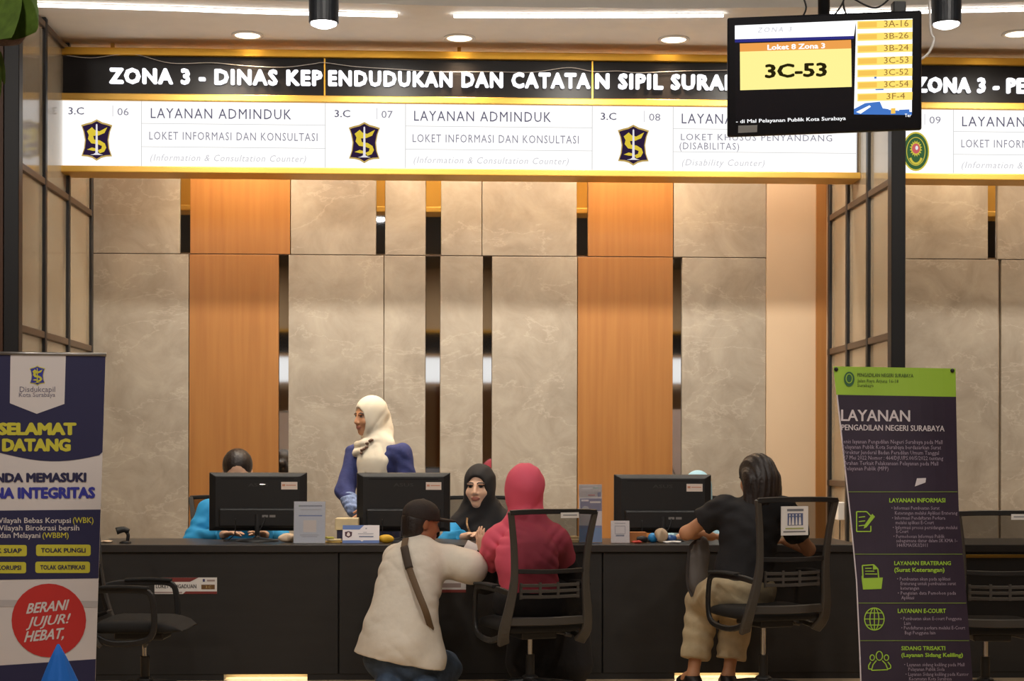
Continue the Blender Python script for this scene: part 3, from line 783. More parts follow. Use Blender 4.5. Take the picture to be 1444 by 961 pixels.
# ------------------------------------------------------------------ left roll-up banner
NAVY = mat('banner_navy', rgb(46, 44, 80), .55); BW = mat('banner_white', rgb(226, 216, 212), .55); BY = mat('banner_yellow', rgb(214, 204, 66), .55)
BBL = mat('banner_blue', rgb(58, 60, 160), .55); BR = mat('banner_red', rgb(206, 52, 48), .55); BGR = mat('banner_grey', rgb(196, 188, 186), .55); BINK = mat('banner_ink', rgb(120, 112, 130), .55)
def left_banner():
    Y = 7.1; P = yplane(Y)
    # lean: columns shift with the row
    def S(u, v, off=0.0): return P(u, v, off)
    T = lambda u, v: u            # design in the photo's own frame
    base = P(40, 1062); base.z = 0
    t = empty('rollup_banner', (base.x, Y + .02, 0), 0, 'navy and white SELAMAT DATANG welcome roll-up banner standing at the left edge', 'banner')
    b = MB()
    L = lambda v: -45 - (v - 499) * 17 / 549; Rr = lambda v: 149 - (v - 499) * 17.5 / 546
    b.prism([S(L(499), 499), S(Rr(499), 501.5), S(Rr(1045), 1045), S(L(1045), 1047)], (0, .003, 0), 1)
    band = lambda v0l, v0r, v1l, v1r, mi, off: upoly(b, [(L(v0l), v0l), (Rr(v0r), v0r), (Rr(v1r), v1r), (L(v1l), v1l)], S, mi, off)
    top = [(L(500), 500), (Rr(501), 502)] + [(Rr(638), 638)] + [(140 - k * 14, 638 + 12 * math.sin(math.pi * min(1, (k + 1) / 11)) + 1) for k in range(0, 11)] + [(-20, 648), (L(640), 640)]
    upoly(b, top, S, 0, .001)
    band(721, 719, 819, 816, 0, .001); band(943, 930, 1047, 1045, 0, .001)
    band(846, 848, 856, 857, 5, .001)
    upoly(b, [(15, 500.5), (93, 501), (91, 570), (52, 584), (14, 569)], S, 1, .002)
    crest(b, 53, 530, 11, 14, S, 3, 2, 2, 2, off=.003)
    text(b, 'Disdukcapil', 28, 78, 545.5, 553, S, 6, .003); text(b, 'Kota Surabaya', 27, 78, 554, 560, S, 6, .003)
    text(b, 'SELAMAT', -3, 108, 597, 613.5, S, 2, .002, bold=.07); text(b, 'DATANG', 3, 100, 619.5, 636.5, S, 2, .002, bold=.07)
    text(b, 'ANDA MEMASUKI', -20, 122, 668, 680.5, S, 0, .002, bold=.06, slope=-.005); text(b, 'ZONA INTEGRITAS', -40, 134.5, 688.5, 703.5, S, 3, .002, bold=.06, slope=-.005)
    text(b, 'Menuju Wilayah Bebas Korupsi', -44, 100, 730.5, 738, S, 1, .002, bold=.012); text(b, '(WBK)', 103, 132, 730, 738, S, 2, .002, bold=.012)
    text(b, 'dan Wilayah Birokrasi bersih', -27, 112, 741, 748.5, S, 1, .002, bold=.012)
    text(b, 'dan Melayani', 0, 57, 751.5, 759, S, 1, .002, bold=.012); text(b, '(WBBM)', 60, 97, 751.5, 759, S, 2, .002, bold=.012)
    def pill(u0, v0, u1, v1, s):
        r = 3; pts = []
        for cx, cy, a in ((u1 - r, v0 + r, -90), (u1 - r, v1 - r, 0), (u0 + r, v1 - r, 90), (u0 + r, v0 + r, 180)):
            for k in range(4): pts.append((cx + r * math.cos(math.radians(a + 30 * k)), cy + r * math.sin(math.radians(a + 30 * k))))
        upoly(b, pts, S, 2, .002); text(b, s, u0 + 7, u1 - 7, v0 + 5, v1 - 5, S, 0, .003, bold=.03)
    pill(51, 768.5, 128, 784.5, 'TOLAK PUNGLI'); pill(50, 792.5, 127, 808.5, 'TOLAK GRATIFIKASI'); pill(-40, 769, 38, 785, 'TOLAK SUAP'); pill(-41, 793, 37, 809, 'TOLAK KORUPSI')
    upoly(b, ellipse(69, 875.5, 52.5, 52), S, 4, .002)
    text(b, 'BERANI', 37, 94, 852, 866, S, 1, .003, bold=.03, shear=.3, slope=-.10); text(b, 'JUJUR!', 38, 96, 871.5, 885, S, 1, .003, bold=.02, shear=.35, slope=-.10); text(b, 'HEBAT,', 34, 90, 891.5, 906, S, 1, .003, bold=.03, shear=.3, slope=-.10)
    b.build('printed_panel', [NAVY, BW, BY, BBL, BR, BGR, BINK], t)
    MB().tube([S(L(499) - 1, 498, .0), S(Rr(499) + 1, 500.5, .0)], .008, 10).build('top_rail', mat('brushed_aluminium', rgb(170, 165, 160), .35, .8), t, smooth=True)
    z1 = S(40, 1045).z
    MB().span(S(-66, 1045).x, S(136, 1045).x, Y - .05, Y + .10, 0.012, z1 + .02).build('base_cassette', MATS['brushed_aluminium'], t, bevel=.012)
    for uu in (-50, 110): MB().box((S(uu, 1045).x, Y + .02, .008), (.05, .30, .016)).build('foot', MATS['brushed_aluminium'], t)
    MB().cyl((base.x, Y + .05, .06), (S(52, 500).x, Y + .012, S(52, 500).z), .008, n=10).build('pole', MATS['brushed_aluminium'], t)
left_banner()

# ------------------------------------------------------------------ right X-banner
def right_banner():
    le = [(500, 1173), (517, 1175), (640, 1188.5), (740, 1199.5), (820, 1207), (920, 1211.5), (1075, 1217)]
    re = [(500, 1347), (520, 1347.5), (650, 1350), (720, 1352), (783, 1358), (896, 1367), (958, 1371.5), (1075, 1378)]
    def itp(tab, v):
        for (a, x0), (c, x1) in zip(tab[:-1], tab[1:]):
            if v <= c: return x0 + (x1 - x0) * (v - a) / (c - a)
        return tab[-1][1]
    # gently bowed sheet: leans back towards the top, edges curl to the back
    def S(u, v, off=0.0):
        l, r = itp(le, v), itp(re, v); s = (u - l) / (r - l)
        return W(u, v, 8.0 + .12 * (1060 - v) / 560 + .05 * (2 * s - 1) ** 2 - off)
    base = W(1300, 1060, 8.1); base.z = 0
    t = empty('x_banner', (base.x, 8.15, 0), 0, 'dark purple LAYANAN PENGADILAN X-banner with lime top in front of the right counter', 'banner')
    b = MB()
    def strip(v0, v1, mi, off, nu=10, f0=0.0, f1=1.0):
        nv = max(1, int((v1 - v0) / 12)); vs = []
        for j in range(nv + 1):
            v = v0 + (v1 - v0) * j / nv
            for i in range(nu + 1):
                f = f0 + (f1 - f0) * i / nu
                vv = v + 3.0 * f * (1 if v < 600 else max(0, 1 - (v - 600) / 100))
                vs.append(S(itp(le, v) + (itp(re, v) - itp(le, v)) * f, vv, off))
        n1 = nu + 1
        b.add(vs, [[j * n1 + i, (j + 1) * n1 + i, (j + 1) * n1 + i + 1, j * n1 + i + 1] for j in range(nv) for i in range(nu)], mi)
    strip(517, 1050, 2, 0.0); strip(517, 557, 1, .0015); strip(557, 1050, 0, .0015, f0=.012)
    # back face so the sheet has thickness
    strip(517, 1050, 2, -.002)
    o = .0045
    upoly(b, ellipse(1197.5, 535, 7.5, 10.5, 20), S, 3, o); ringstrip(b, 1197.5, 534, 5, 7, 1.2, S, 1, o + .001, 16)
    text(b, 'PENGADILAN NEGERI SURABAYA', 1209, 1288, 526.5, 531.5, S, 4, o, bold=.01, slope=.015); text(b, 'Jalan Raya Arjuna 16-18', 1209, 1267, 534.5, 539.5, S, 4, o, slope=.015, res=1); text(b, 'Surabaya', 1209, 1232, 541.5, 546, S, 4, o, res=1)
    text(b, 'LAYANAN', 1186, 1283.5, 578, 594, S, 2, o, bold=.022, slope=.01); text(b, 'PENGADILAN NEGERI SURABAYA', 1186.5, 1332, 599, 607, S, 2, o, bold=.02, slope=.012)
    for k, (s, e) in enumerate((('Jenis layanan Pengadilan Negeri Surabaya pada Mall', 1329), ('Pelayanan Publik Kota Surabaya berdasarkan Surat', 1327), ('Direktur Jenderal Badan Peradilan Umum Tanggal', 1324),
                               ('27 Mei 2022 Nomor : 464/DJU/PS.00/5/2022 tentang', 1330), ('Arahan Terkait Pelaksanaan Pelayanan pada Mall', 1323), ('Pelayanan Publik (MPP)', 1253))):
        text(b, s, 1187 + k * .8, e, 620 + k * 7.6, 625.5 + k * 7.6, S, 5, o, slope=.008, res=1)
    upoly(b, [(1293, 675), (1306, 674.5), (1305, 681), (1290, 686.5)], S, 2, o)
    def rule(v): 
        line(b, [(itp(le, v) + 2 + (itp(re, v) - itp(le, v) - 3) * k / 6, v + .0) for k in range(7)], 1.2, S, 6, o)
    for v in (694, 782, 851, 904): rule(v)
    G = 1
    text(b, 'LAYANAN INFORMASI', 1254, 1333, 703, 709, S, G, o, bold=.03)
    for v, s, a, e in ((717, '\u2022 Informasi Pembuatan Surat', 1257, 1325), (724, 'Keterangan melalui Aplikasi Eraterang', 1262, 1350), (731, '\u2022 Informasi Pendaftaran Perkara', 1258, 1333), (737.5, 'melalui aplikasi E-Court', 1263, 1317),
                       (744.5, '\u2022 Informasi proses persidangan melalui', 1259, 1350), (750, 'E-Court', 1264, 1281), (757, '\u2022 Permohonan Informasi Publik', 1260, 1332), (763, 'sebagaimana diatur dalam SK KMA 1-', 1264, 1350), (769.5, '144/KMA/SK/I/2011', 1265, 1308)):
        text(b, s, a, e, v - 2.6, v + 2.2, S, 5, o, res=1)
    text(b, 'LAYANAN ERATERANG', 1261, 1341, 792, 797.5, S, G, o, bold=.03); text(b, '(Surat Keterangan)', 1261, 1332, 801, 807, S, G, o, bold=.03)
    for v, s, a, e in ((817, '\u2022 Pembuatan akun pada aplikasi', 1265, 1340), (823.5, 'Eraterang untuk pembuatan surat', 1270, 1348), (830, 'keterangan', 1270, 1296), (837, '\u2022 Pengisian data Pemohon pada', 1266, 1348), (843.5, 'Aplikasi', 1271, 1289)):
        text(b, s, a, e, v - 2.6, v + 2.2, S, 5, o, res=1)
    text(b, 'LAYANAN E-COURT', 1266, 1334, 859, 865, S, G, o, bold=.03)
    for v, s, a, e in ((873, '\u2022 Pembuatan akun E-court Pengguna', 1270, 1356), (879.5, 'Lain', 1275, 1284), (886, '\u2022 Pendaftaran perkara melalui E-Court', 1271, 1361), (893, 'Bagi Pengguna lain', 1276, 1319)):
        text(b, s, a, e, v - 2.6, v + 2.2, S, 5, o, res=1)
    text(b, 'SIDANG TRISAKTI', 1271, 1333, 912, 917.5, S, G, o, bold=.03); text(b, '(Layanan Sidang Keliling)', 1271, 1358, 921.5, 927, S, G, o, bold=.03)
    for v, s, a, e in ((938, '\u2022 Layanan sidang keliling pada Mall', 1275, 1360), (944.5, 'Pelayanan Publik Siola', 1281, 1332), (951.5, '\u2022 Layanan Sidang keliling pada Kantor', 1277, 1366), (958, 'Kecamatan Kota Surabaya', 1282, 1342)):
        text(b, s, a, e, v - 2.6, v + 2.2, S, 5, o, res=1)
    # icons: document with pencil, folder, globe, three people
    line(b, [(1222, 722), (1208, 722), (1208, 750), (1228, 750), (1228, 742)], 1.6, S, G, o); line(b, [(1222, 722), (1228, 728)], 1.6, S, G, o)
    for v in (730, 736, 742): line(b, [(1211, v), (1220, v - 1)], 1.4, S, G, o)
    upoly(b, [(1230, 725), (1234, 729), (1222, 744), (1218, 746), (1219, 741)], S, G, o)
    upoly(b, [(1215, 816), (1245, 815), (1243, 831), (1217, 832)], S, G, o); line(b, [(1217, 816), (1216, 798), (1232, 797), (1238, 803), (1239, 815)], 1.8, S, G, o)
    upoly(b, [(1231, 797), (1238, 803), (1231, 804)], S, G, o)
    for v in (802, 806, 810): line(b, [(1220, v), (1229 + (v - 802), v)], 1.4, S, G, o)
    upoly(b, [(1215, 812), (1218, 816), (1215, 816)], S, G, o)
    for a in (14.5, 7): ringstrip(b, 1233, 873.5, a, 16.3, 1.4, S, G, o, 32)
    line(b, [(1233, 857.5), (1233, 889.5)], 1.3, S, G, o); line(b, [(1218.5, 873.5), (1247.5, 873.5)], 1.3, S, G, o); line(b, [(1221, 865), (1245, 865)], 1.3, S, G, o); line(b, [(1221, 882), (1245, 882)], 1.3, S, G, o)
    for cx, cy, rx, ry, w_ in ((1240, 925.5, 5.2, 7.0, 11), (1230, 928, 3.8, 4.6, 7), (1250, 928, 3.8, 4.6, 7)):
        ringstrip(b, cx, cy, rx, ry, 1.4, S, G, o, 20)
    line(b, [(1236, 932), (1231, 938), (1229, 946), (1252, 945), (1249, 937), (1244, 932)], 1.5, S, G, o)
    line(b, [(1228, 934), (1225, 939), (1225, 944), (1229, 944)], 1.5, S, G, o); line(b, [(1252, 934), (1256, 939), (1256, 943), (1252, 944)], 1.5, S, G, o)
    b.build('printed_panel', [mat('banner_purple', rgb(56, 44, 62), .55, noise=.12, nscale=(5, 5, 5)), mat('banner_lime', rgb(172, 214, 70), .55), mat('banner_white_print', rgb(232, 222, 226), .55), mat('banner_green', rgb(60, 110, 70), .55),
                              mat('banner_dark_green', rgb(84, 110, 50), .55), mat('banner_pale', rgb(176, 160, 178), .55), mat('banner_rule', rgb(120, 140, 70), .55)], t)
    hub = W(1280, 790, 8.25)
    hb = MB(); hb.lathe([(.03, -.02), (.035, 0), (.03, .02)], hub, 14, axis=(0, 1, 0)); hb.build('hub', PLASTIC, t, smooth=True)
    for u, v in ((1179, 521), (1343, 523), (1220, 1046), (1373, 1046)):
        p = S(u, v, -.01); MB().tube(resample([hub, (hub + p) / 2 + Vector((0, .03, 0)), p], 8), .006, 8).build('arm', PLASTIC, t, smooth=True)
        q = S(u, v, .006); MB().lathe([(.004, -.008), (.010, -.004), (.010, .004), (.004, .008)], q, 12, axis=(0, 1, 0)).build('corner_knob', PLASTIC, t, smooth=True)
    f = Vector((hub.x, 8.55, 0.012)); MB().tube([hub, f], .008, 8).cyl(f - Vector((0, 0, .012)), f, .02, n=12).build('rear_leg', PLASTIC, t)
right_banner()

# ------------------------------------------------------------------ hanging queue screen
def tv():
    c = W(1163, 102, 7.0); a = TH + math.radians(12.3)
    r = Vector((math.cos(a), -math.sin(a), 0)); back = Vector((math.sin(a), math.cos(a), 0)); tl = math.radians(9)
    up = Vector((0, 0, 1)) * math.cos(tl) - back * math.sin(tl) * (-1) * -1
    up = (Vector((0, 0, 1)) * math.cos(tl) - back * math.sin(tl)).normalized()
    P = Plane(c, r, up); n = P.n
    t = empty('queue_screen', c, 0, 'black wide queue display screen showing ticket 3C-53, hanging from the ceiling', 'screen')
    def B(u0, v0, u1, v1, d0, d1, name, m_, bev):
        l0, b0 = P.loc(u0, (v1)); 
        cs = [P(u0, v0), P(u1, v0 - (u1 - u0) * .040), P(u1, v1 - (u1 - u0) * .037), P(u0, v1)]
        MB().prism([q + n * d0 for q in cs], n * (d1 - d0)).build(name, m_, t, bevel=bev)
    gl = mat('gloss_black_bezel', rgb(22, 22, 26), .22)
    B(1025.5, 25.5, 1299.5, 193.5, -.05, .012, 'bezel', gl, .008)
    B(1065, 45, 1262, 172, -.10, -.045, 'back_shell', PLASTIC, .02)
    z = lambda x, y: (1020 + x / 4.803, y / 4.803)
    b = MB()
    def q(pts, mi, off): upoly(b, [z(*p) for p in pts], P, mi, .012 + off)
    q([(80, 172), (1281, 128), (1275, 792), (85, 838)], 0, .0005)
    q([(80, 175), (900, 140), (885, 245), (80, 268)], 1, .001)
    q([(80, 268), (885, 245), (885, 265), (80, 290)], 2, .001)
    q([(113, 297), (865, 272), (867, 330), (114, 352)], 3, .0015)
    q([(114, 352), (867, 330), (870, 590), (116, 613)], 4, .0015)
    q([(900, 140), (1281, 128), (1276, 780), (885, 775)], 1, .001)
    sl = -.036
    for k, (v0, v1) in enumerate(((134, 190), (217, 270), (298, 352), (380, 436), (462, 516), (543, 597), (624, 678))):
        q([(908, v0 + 12), (1281, v0), (1279, v1), (908, v1 + 10)], 5, .0015)
        q([(915, v0 + 20), (1040, v0 + 16), (1040, v1 - 4), (915, v1)], 6, .002)
        s = ('3A-16', '3B-26', '3B-24', '3C-53', '3C-52', '3C-54', '3F-4')[k]
        u0, vb = z(1088, v1 - 4); u1, vt = z(1254, v0 + 10)
        if k == 6: u0, u1 = z(1105, 0)[0], z(1230, 0)[0]
        if k == 0: vt -= 0.6
        text(b, s, u0, u1, vt, vb, P, 7, .012 + .003, slope=-.03)
    q([(885, 740), (960, 700), (1060, 690), (1080, 735), (1150, 745), (1276, 740), (1276, 780), (885, 776)], 8, .002)
    q([(1120, 715), (1276, 708), (1276, 760), (1120, 745)], 1, .0022); q([(1135, 735), (1165, 733), (1165, 770), (1135, 772)], 6, .003)
    q([(900, 760), (990, 715), (1000, 724), (930, 772)], 1, .003); q([(1190, 745), (1260, 742), (1260, 772), (1190, 774)], 8, .003)
    q([(1030, 605), (1085, 603), (1085, 612), (1030, 613)], 8, .003); q([(1022, 522), (1038, 521), (1038, 534), (1022, 535)], 8, .003)
    u0, vt = z(233, 190); u1, vb = z(460, 222); text(b, 'ZONA 3', u0, u1, vt, vb, P, 9, .015, shear=.2, slope=-.03, spacing=1.4)
    u0, vt = z(300, 306); u1, vb = z(690, 340); text(b, 'Loket 8 Zona 3', u0, u1, vt, vb, P, 1, .016, bold=.03, slope=-.03)
    u0, vt = z(283, 440); u1, vb = z(703, 530); text(b, '3C-53', u0, u1, vt, vb, P, 10, .016, bold=.04, slope=-.03)
    u0, vt = z(88, 812); u1, vb = z(830, 836); text(b, '- di Mal Pelayanan Publik Kota Surabaya', u0, u1, vt, vb, P, 1, .016, bold=.01, slope=-.03)
    u0, vt = z(1228, 772); u1, vb = z(1272, 794); text(b, 'Ter', u0, u1, vt, vb, P, 1, .016, bold=.01)
    b.build('display', [mat('screen_black', rgb(26, 24, 30), .25), glow('screen_white', (1, 1, 1, 1), 1.25), glow('screen_navy', rgb(50, 50, 130), 1), glow('screen_orange', rgb(234, 158, 78), 1.05), glow('screen_cream', rgb(255, 240, 150), 1.05),
                        glow('screen_yellow', rgb(255, 220, 110), 1.1), glow('screen_amber', rgb(250, 200, 90), 1.0), glow('screen_brown', rgb(150, 115, 60), 1), glow('screen_blue', rgb(70, 120, 200), 1), glow('screen_grey', rgb(190, 190, 200), 1), glow('screen_ink', rgb(40, 34, 12), 1)], t)
    s = MB(); upoly(s, [z(102, 852), (1020 + 232 / 4.803, 848 / 4.803), z(230, 896), z(102, 902)], P, 0, .0135); s.build('asset_sticker', mat('silver_sticker', rgb(150, 148, 145), .4, .3), t)
    pt = P(1163, 60, -.10); pole = MB(); pole.cyl((pt.x, pt.y + .03, pt.z - .1), (pt.x, pt.y + .03, HH), .026, n=18); pole.build('ceiling_pole', POST, t, smooth=True)
    MB().box((pt.x, pt.y + .01, pt.z), (.22, .05, .20)).build('wall_plate', POST, t, bevel=.004)
    MB().lathe([(.07, -.03), (.075, 0)], (pt.x, pt.y + .03, HH), 20).build('ceiling_flange', POST, t)
    w = P(1267, 12, -.03); MB().box(w, (.055, .05, .06)).build('sensor_box', PLASTIC, t, bevel=.006)
    for k, us in enumerate((((1128, 26), (1136, 8), (1126, -20)), ((1176, 20), (1190, -4), (1184, -30)), ((1193, 18), (1189, 0), (1198, -30)), ((1200, -6), (1235, 9), (1262, -12)))):
        MB().tube(resample([P(u, v, -.06) for u, v in us], 14), .004, 6).build('cable', PLASTIC, t, smooth=True)
    return P
TVP = tv()
P7 = yplane(7.6)
tag(MB().tube(resample([P7(1298, 84), P7(1310, 74), P7(1317, 55), P7(1312, 38), P7(1309, -60)], 24), .006, 8).build('cable', mat('white_cord', rgb(225, 220, 215), .5), None, smooth=True), 'white cord hanging down beside the right edge of the queue screen', 'cable')

# ------------------------------------------------------------------ black cylinder spots
for u, vb, wh in ((456.5, 33, 'black cylinder pendant spot above the letters KEPENDUDUKAN'), (1334.5, 34, 'black cylinder pendant spot just right of the queue screen')):
    p = W(u, vb, 8.5); r = 21 / F_PX * 8.5
    t = empty('cylinder_spot', p, 0, wh, 'light', 'black cylinder spots')
    MB().lathe([(r * .86, .03), (r * .93, 0), (r, .004), (r, .34), (r * .9, .35)], p, 32).build('housing', mat('black_lamp_enamel', rgb(40, 44, 50), .4), t, smooth=False)
    MB().lathe([(r * .86, .006), (r * .84, -.008), (r * .5, -.020), (r * .1, -.024)], p, 28).build('bulb', LAMPC, t, smooth=True)
    MB().cyl(p + Vector((0, 0, .35)), (p.x, p.y, HH), .008, n=8).build('rod', POST, t)
    lamp('cylinder_spot_glow', 'SPOT', p - Vector((0, 0, .07)), 45, (1, .93, .84), size=.05, spot=110, blend=.8)

# ------------------------------------------------------------------ hanging plant at the top left
def leaf(b, root, tip, width, droop, mi=0, n=9):
    root, tip = Vector(root), Vector(tip); d = tip - root; side = d.cross(Vector((0, 1, .25))).normalized(); L_, R_, C_ = [], [], []
    for i in range(n):
        f = i / (n - 1); c = root + d * f + Vector((0, 0, -droop * f * f))
        w = width * math.sin(math.pi * min(1, f * .93 + .05)) ** .8
        L_.append(c - side * w + Vector((0, .006, .008))); R_.append(c + side * w + Vector((0, .006, .008))); C_.append(c)
    k = len(b.v); b.v += L_ + C_ + R_
    for i in range(n - 1):
        b.f.append([k + i, k + i + 1, k + n + i + 1, k + n + i]); b.i.append(mi); b.f.append([k + n + i, k + n + i + 1, k + 2 * n + i + 1, k + 2 * n + i]); b.i.append(mi)
def plant():
    Y = 5.2; c = W(2, 38, Y)
    t = empty('hanging_plant', c, 0, 'broad-leaved green plant in a brown hanging bowl at the top left corner', 'plant')
    MB().lathe([(.02, -.055), (.06, -.045), (.085, -.01), (.092, .02), (.08, .02), (.07, .0), (.02, -.01)], c, 28).build('bowl', mat('brown_wicker', rgb(92, 68, 58), .7, noise=.3, nscale=(60, 60, 60), bump=.4, bscale=120), t, smooth=True)
    b = MB()
    for (u, v, w, dr, dy) in ((51, 45, .095, .0, -.14), (16, 44, .09, .02, -.20), (-25, 34, .08, .02, -.12), (50, 4, .08, .0, -.05), (5, -24, .08, 0, .05), (-50, 0, .07, 0, .02)):
        leaf(b, c + Vector((-.03, -.02, .10)), W(u, v, Y + dy), w, dr)
    for (u, v) in ((-15, 140), (-8, 120)): leaf(b, c + Vector((-.05, .05, -.02)), W(u + 14, v, Y + .1), .018, .0)
    b.build('leaves', mat('leaf_green', rgb(92, 118, 44), .45, noise=.25, nscale=(30, 30, 30)), t, smooth=True)
    for a in range(3):
        q = c + Vector((.11 * math.cos(a * 2.1 + .5), .11 * math.sin(a * 2.1 + .5), .02)); MB().tube([q, c + Vector((0, 0, .55)), Vector((c.x, c.y, HH))], .003, 6).build('cord', PLASTIC, t)
plant()

# ------------------------------------------------------------------ things on the counter
def card_stand(name, label, cat, u0, v0, u1, Y, fn, mats, tilt=.10, group=None, foot=True):
    """upright acrylic holder with a printed sheet, leaning back, its foot on the countertop"""
    x0, x1 = X(u0, Y), X(u1, Y); zt = Z(v0, Y, (u0 + u1) / 2); h = zt - ZC
    t = empty(name, ((x0 + x1) / 2, Y, ZC), 0, label, cat, group)
    def S(a, c, off=0.0):             # a,c in 0..1 over the sheet
        return Vector((x0 + (x1 - x0) * a, Y + tilt * h * (1 - c) - off, ZC + .004 + (h - .004) * (1 - c)))
    b = MB(); b.prism([S(0, 0, .001), S(1, 0, .001), S(1, 1, .001), S(0, 1, .001)], (0, .002, 0), 0)
    fn(b, S)
    b.build('printed_sheet', mats, t)
    if foot:
        MB().prism([S(-.015, -.01, .004), S(1.015, -.01, .004), S(1.015, 1, .004), S(-.015, 1, .004)], (0, -.0015, 0)).build('acrylic_cover', ACRYLIC, t)
        MB().span(x0 - .002, x1 + .002, Y - .01, Y + .07, ZC, ZC + .003).build('acrylic_foot', ACRYLIC, t)
    return t
CM = [mat('sheet_cool_white', rgb(214, 218, 232), .5), mat('sheet_ink', rgb(120, 128, 150), .6), mat('sheet_green', rgb(120, 170, 130), .6), mat('sheet_grey', rgb(170, 168, 175), .6), mat('sheet_blue', rgb(104, 130, 190), .6),
      mat('sheet_red', rgb(190, 90, 90), .6), mat('sheet_navy', rgb(84, 78, 134), .6), mat('sheet_sky', rgb(70, 140, 205), .6), mat('sheet_warm', rgb(240, 226, 218), .6), mat('sheet_maroon', rgb(80, 40, 56), .6)]
def bigqr(b, S):
    quad(b, .18, .09, .9, .12, S, 1, .002); quad(b, .15, .085, .19, .125, S, 2, .002); quad(b, .2, .19, .88, .205, S, 3, .002); quad(b, .15, .325, .9, .355, S, 4, .002)
    quad(b, .3, .45, .72, .74, S, 8, .0015)
    quad(b, .2, .80, .8, .815, S, 3, .002); quad(b, .25, .84, .75, .855, S, 3, .002)
card_stand('acrylic_card_stand', 'tall white notice card in an acrylic stand beside the left monitor', 'card stand', 414.5, 708, 458.5, 9.70, bigqr, CM)
def smallqr(b, S):
    quad(b, .24, .26, .74, .58, S, 0, .0015); line(b, [(.22, .24), (.76, .24), (.76, .60), (.22, .60), (.22, .24)], .03, S, 3, .002); quad(b, .26, .64, .72, .71, S, 1, .002); quad(b, .2, .1, .8, .13, S, 3, .002); quad(b, .12, .82, .88, 1, S, 0, .002)
card_stand('acrylic_card_stand', 'small white notice card in an acrylic stand left of the third monitor', 'card stand', 862, 735, 888, 9.72, smallqr, [mat('sheet_white', rgb(240, 232, 232), .5)] + CM[1:], tilt=.12)
def name(b, S):
    upoly(b, [(0, 0), (.58, 0), (.50, .16), (.46, .24), (0, .24)], S, 4, .002); upoly(b, [(0, .84), (.48, .84), (.53, .90), (.58, .84), (1, .84), (1, 1), (0, 1)], S, 4, .002)
    upoly(b, [(.06, .38), (.16, .33), (.26, .38), (.25, .60), (.16, .70), (.07, .60)], S, 9, .002); upoly(b, [(.13, .42), (.16, .38), (.19, .42), (.21, .56), (.16, .62), (.11, .56)], S, 8, .003)
    quad(b, .62, .15, .66, .22, S, 3, .002); quad(b, .56, .38, .66, .41, S, 3, .002); quad(b, .42, .46, .84, .50, S, 3, .002); quad(b, .45, .60, .84, .67, S, 1, .002)
card_stand('desk_name_sign', 'white and blue tent sign with small maroon shield before the middle monitor', 'sign', 483, 741.5, 535, 9.68, name, [mat('sheet_white', rgb(240, 232, 232), .5)] + CM[1:], tilt=.35, foot=False)
def broch(b, S):
    quad(b, 0, 0, 1, .22, S, 8, .001); quad(b, .1, .06, .55, .08, S, 0, .002); quad(b, .62, .05, .85, .065, S, 2, .002); quad(b, .4, .17, .7, .195, S, 5, .002)
    quad(b, .05, .24, 1, .46, S, 6, .002); quad(b, .1, .26, .42, .29, S, 0, .003); quad(b, .48, .29, .95, .32, S, 8, .003); upoly(b, ellipse(.28, .42, .16, .05, 14), S, 3, .003); quad(b, .82, .13, .96, .21, S, 6, .002)
    quad(b, 0, .71, 1, 1, S, 7, .002); quad(b, 0, .71, 1, .75, S, 4, .003)
card_stand('brochure_stand', 'tall narrow purple, white and blue brochure card standing right of the pink headscarf', 'brochure', 817, 684, 849, 9.78, broch, [mat('sheet_white', rgb(240, 232, 232), .5)] + CM[1:], tilt=.06)
# tissue box, navy base with a cream lid
p = W(483, 768, 9.88)
t = empty('tissue_box', (X(488, 9.88), 9.88, ZC), 0, 'cream-topped dark blue tissue box behind the tent sign', 'box')
MB().span(X(476, 9.88), X(506, 9.88), 9.83, 9.95, ZC, ZC + .075).build('body', mat('box_navy', rgb(44, 44, 74), .6), t, bevel=.003)
MB().span(X(473.5, 9.88), X(506, 9.88), 9.82, 9.96, ZC + .075, ZC + .145).build('lid', mat('box_cream', rgb(232, 212, 168), .6, noise=.06, nscale=(30, 30, 30)), t, bevel=.004)
# scanner (small black webcam-like) on the left of the counter
p = Vector((X(177, 9.75), 9.75, ZC))
t = empty('barcode_scanner', p, 0, 'small black scanner on a stand near the left end of the counter', 'scanner')
MB().lathe([(.035, 0), (.034, .008), (.012, .016)], p, 20).build('base', PLASTIC, t, smooth=True)
MB().tube(resample([p + Vector((.012, 0, .012)), p + Vector((.016, 0, .05)), p + Vector((-.002, 0, .075))], 8), .010, 10).build('neck', PLASTIC, t, smooth=True)
MB().tube(resample([p + Vector((.022, 0, .070)), p + Vector((-.01, -.005, .082)), p + Vector((-.05, -.015, .072))], 8), [.014 + .001 * k for k in range(9)], 12).build('head', PLASTIC, t, smooth=True)
def lump(name, label, cat, u, Y, sx, sy, sz, m_, seed=1, group=None, amp=.25):
    rnd = random.Random(seed); ph = [rnd.uniform(0, 6) for _ in range(6)]; rg = []
    c = Vector((X(u, Y), Y, ZC))
    for i in range(13):
        f = i / 12; th = math.pi * f; ring = []
        for k in range(24):
            a = 2 * math.pi * k / 24; r = max(.02, math.sin(th)) * (1 + amp * math.sin(3 * a + ph[0] + 4 * f) + amp * .6 * math.sin(5 * a + ph[1] - 3 * f))
            ring.append(c + Vector((sx * r * math.cos(a), sy * r * math.sin(a), sz * (1 - math.cos(th)))))
        rg.append(ring)
    return tag(MB().ring_loft(rg).build(name, m_, None, smooth=True), label, cat, group)
lump('crumpled_tissue', 'crumpled cream tissue on the counter between left monitor and the tall notice card', 'tissue', 407, 9.85, .05, .05, .028, mat('tissue_cream', rgb(226, 200, 170), .8), 3)
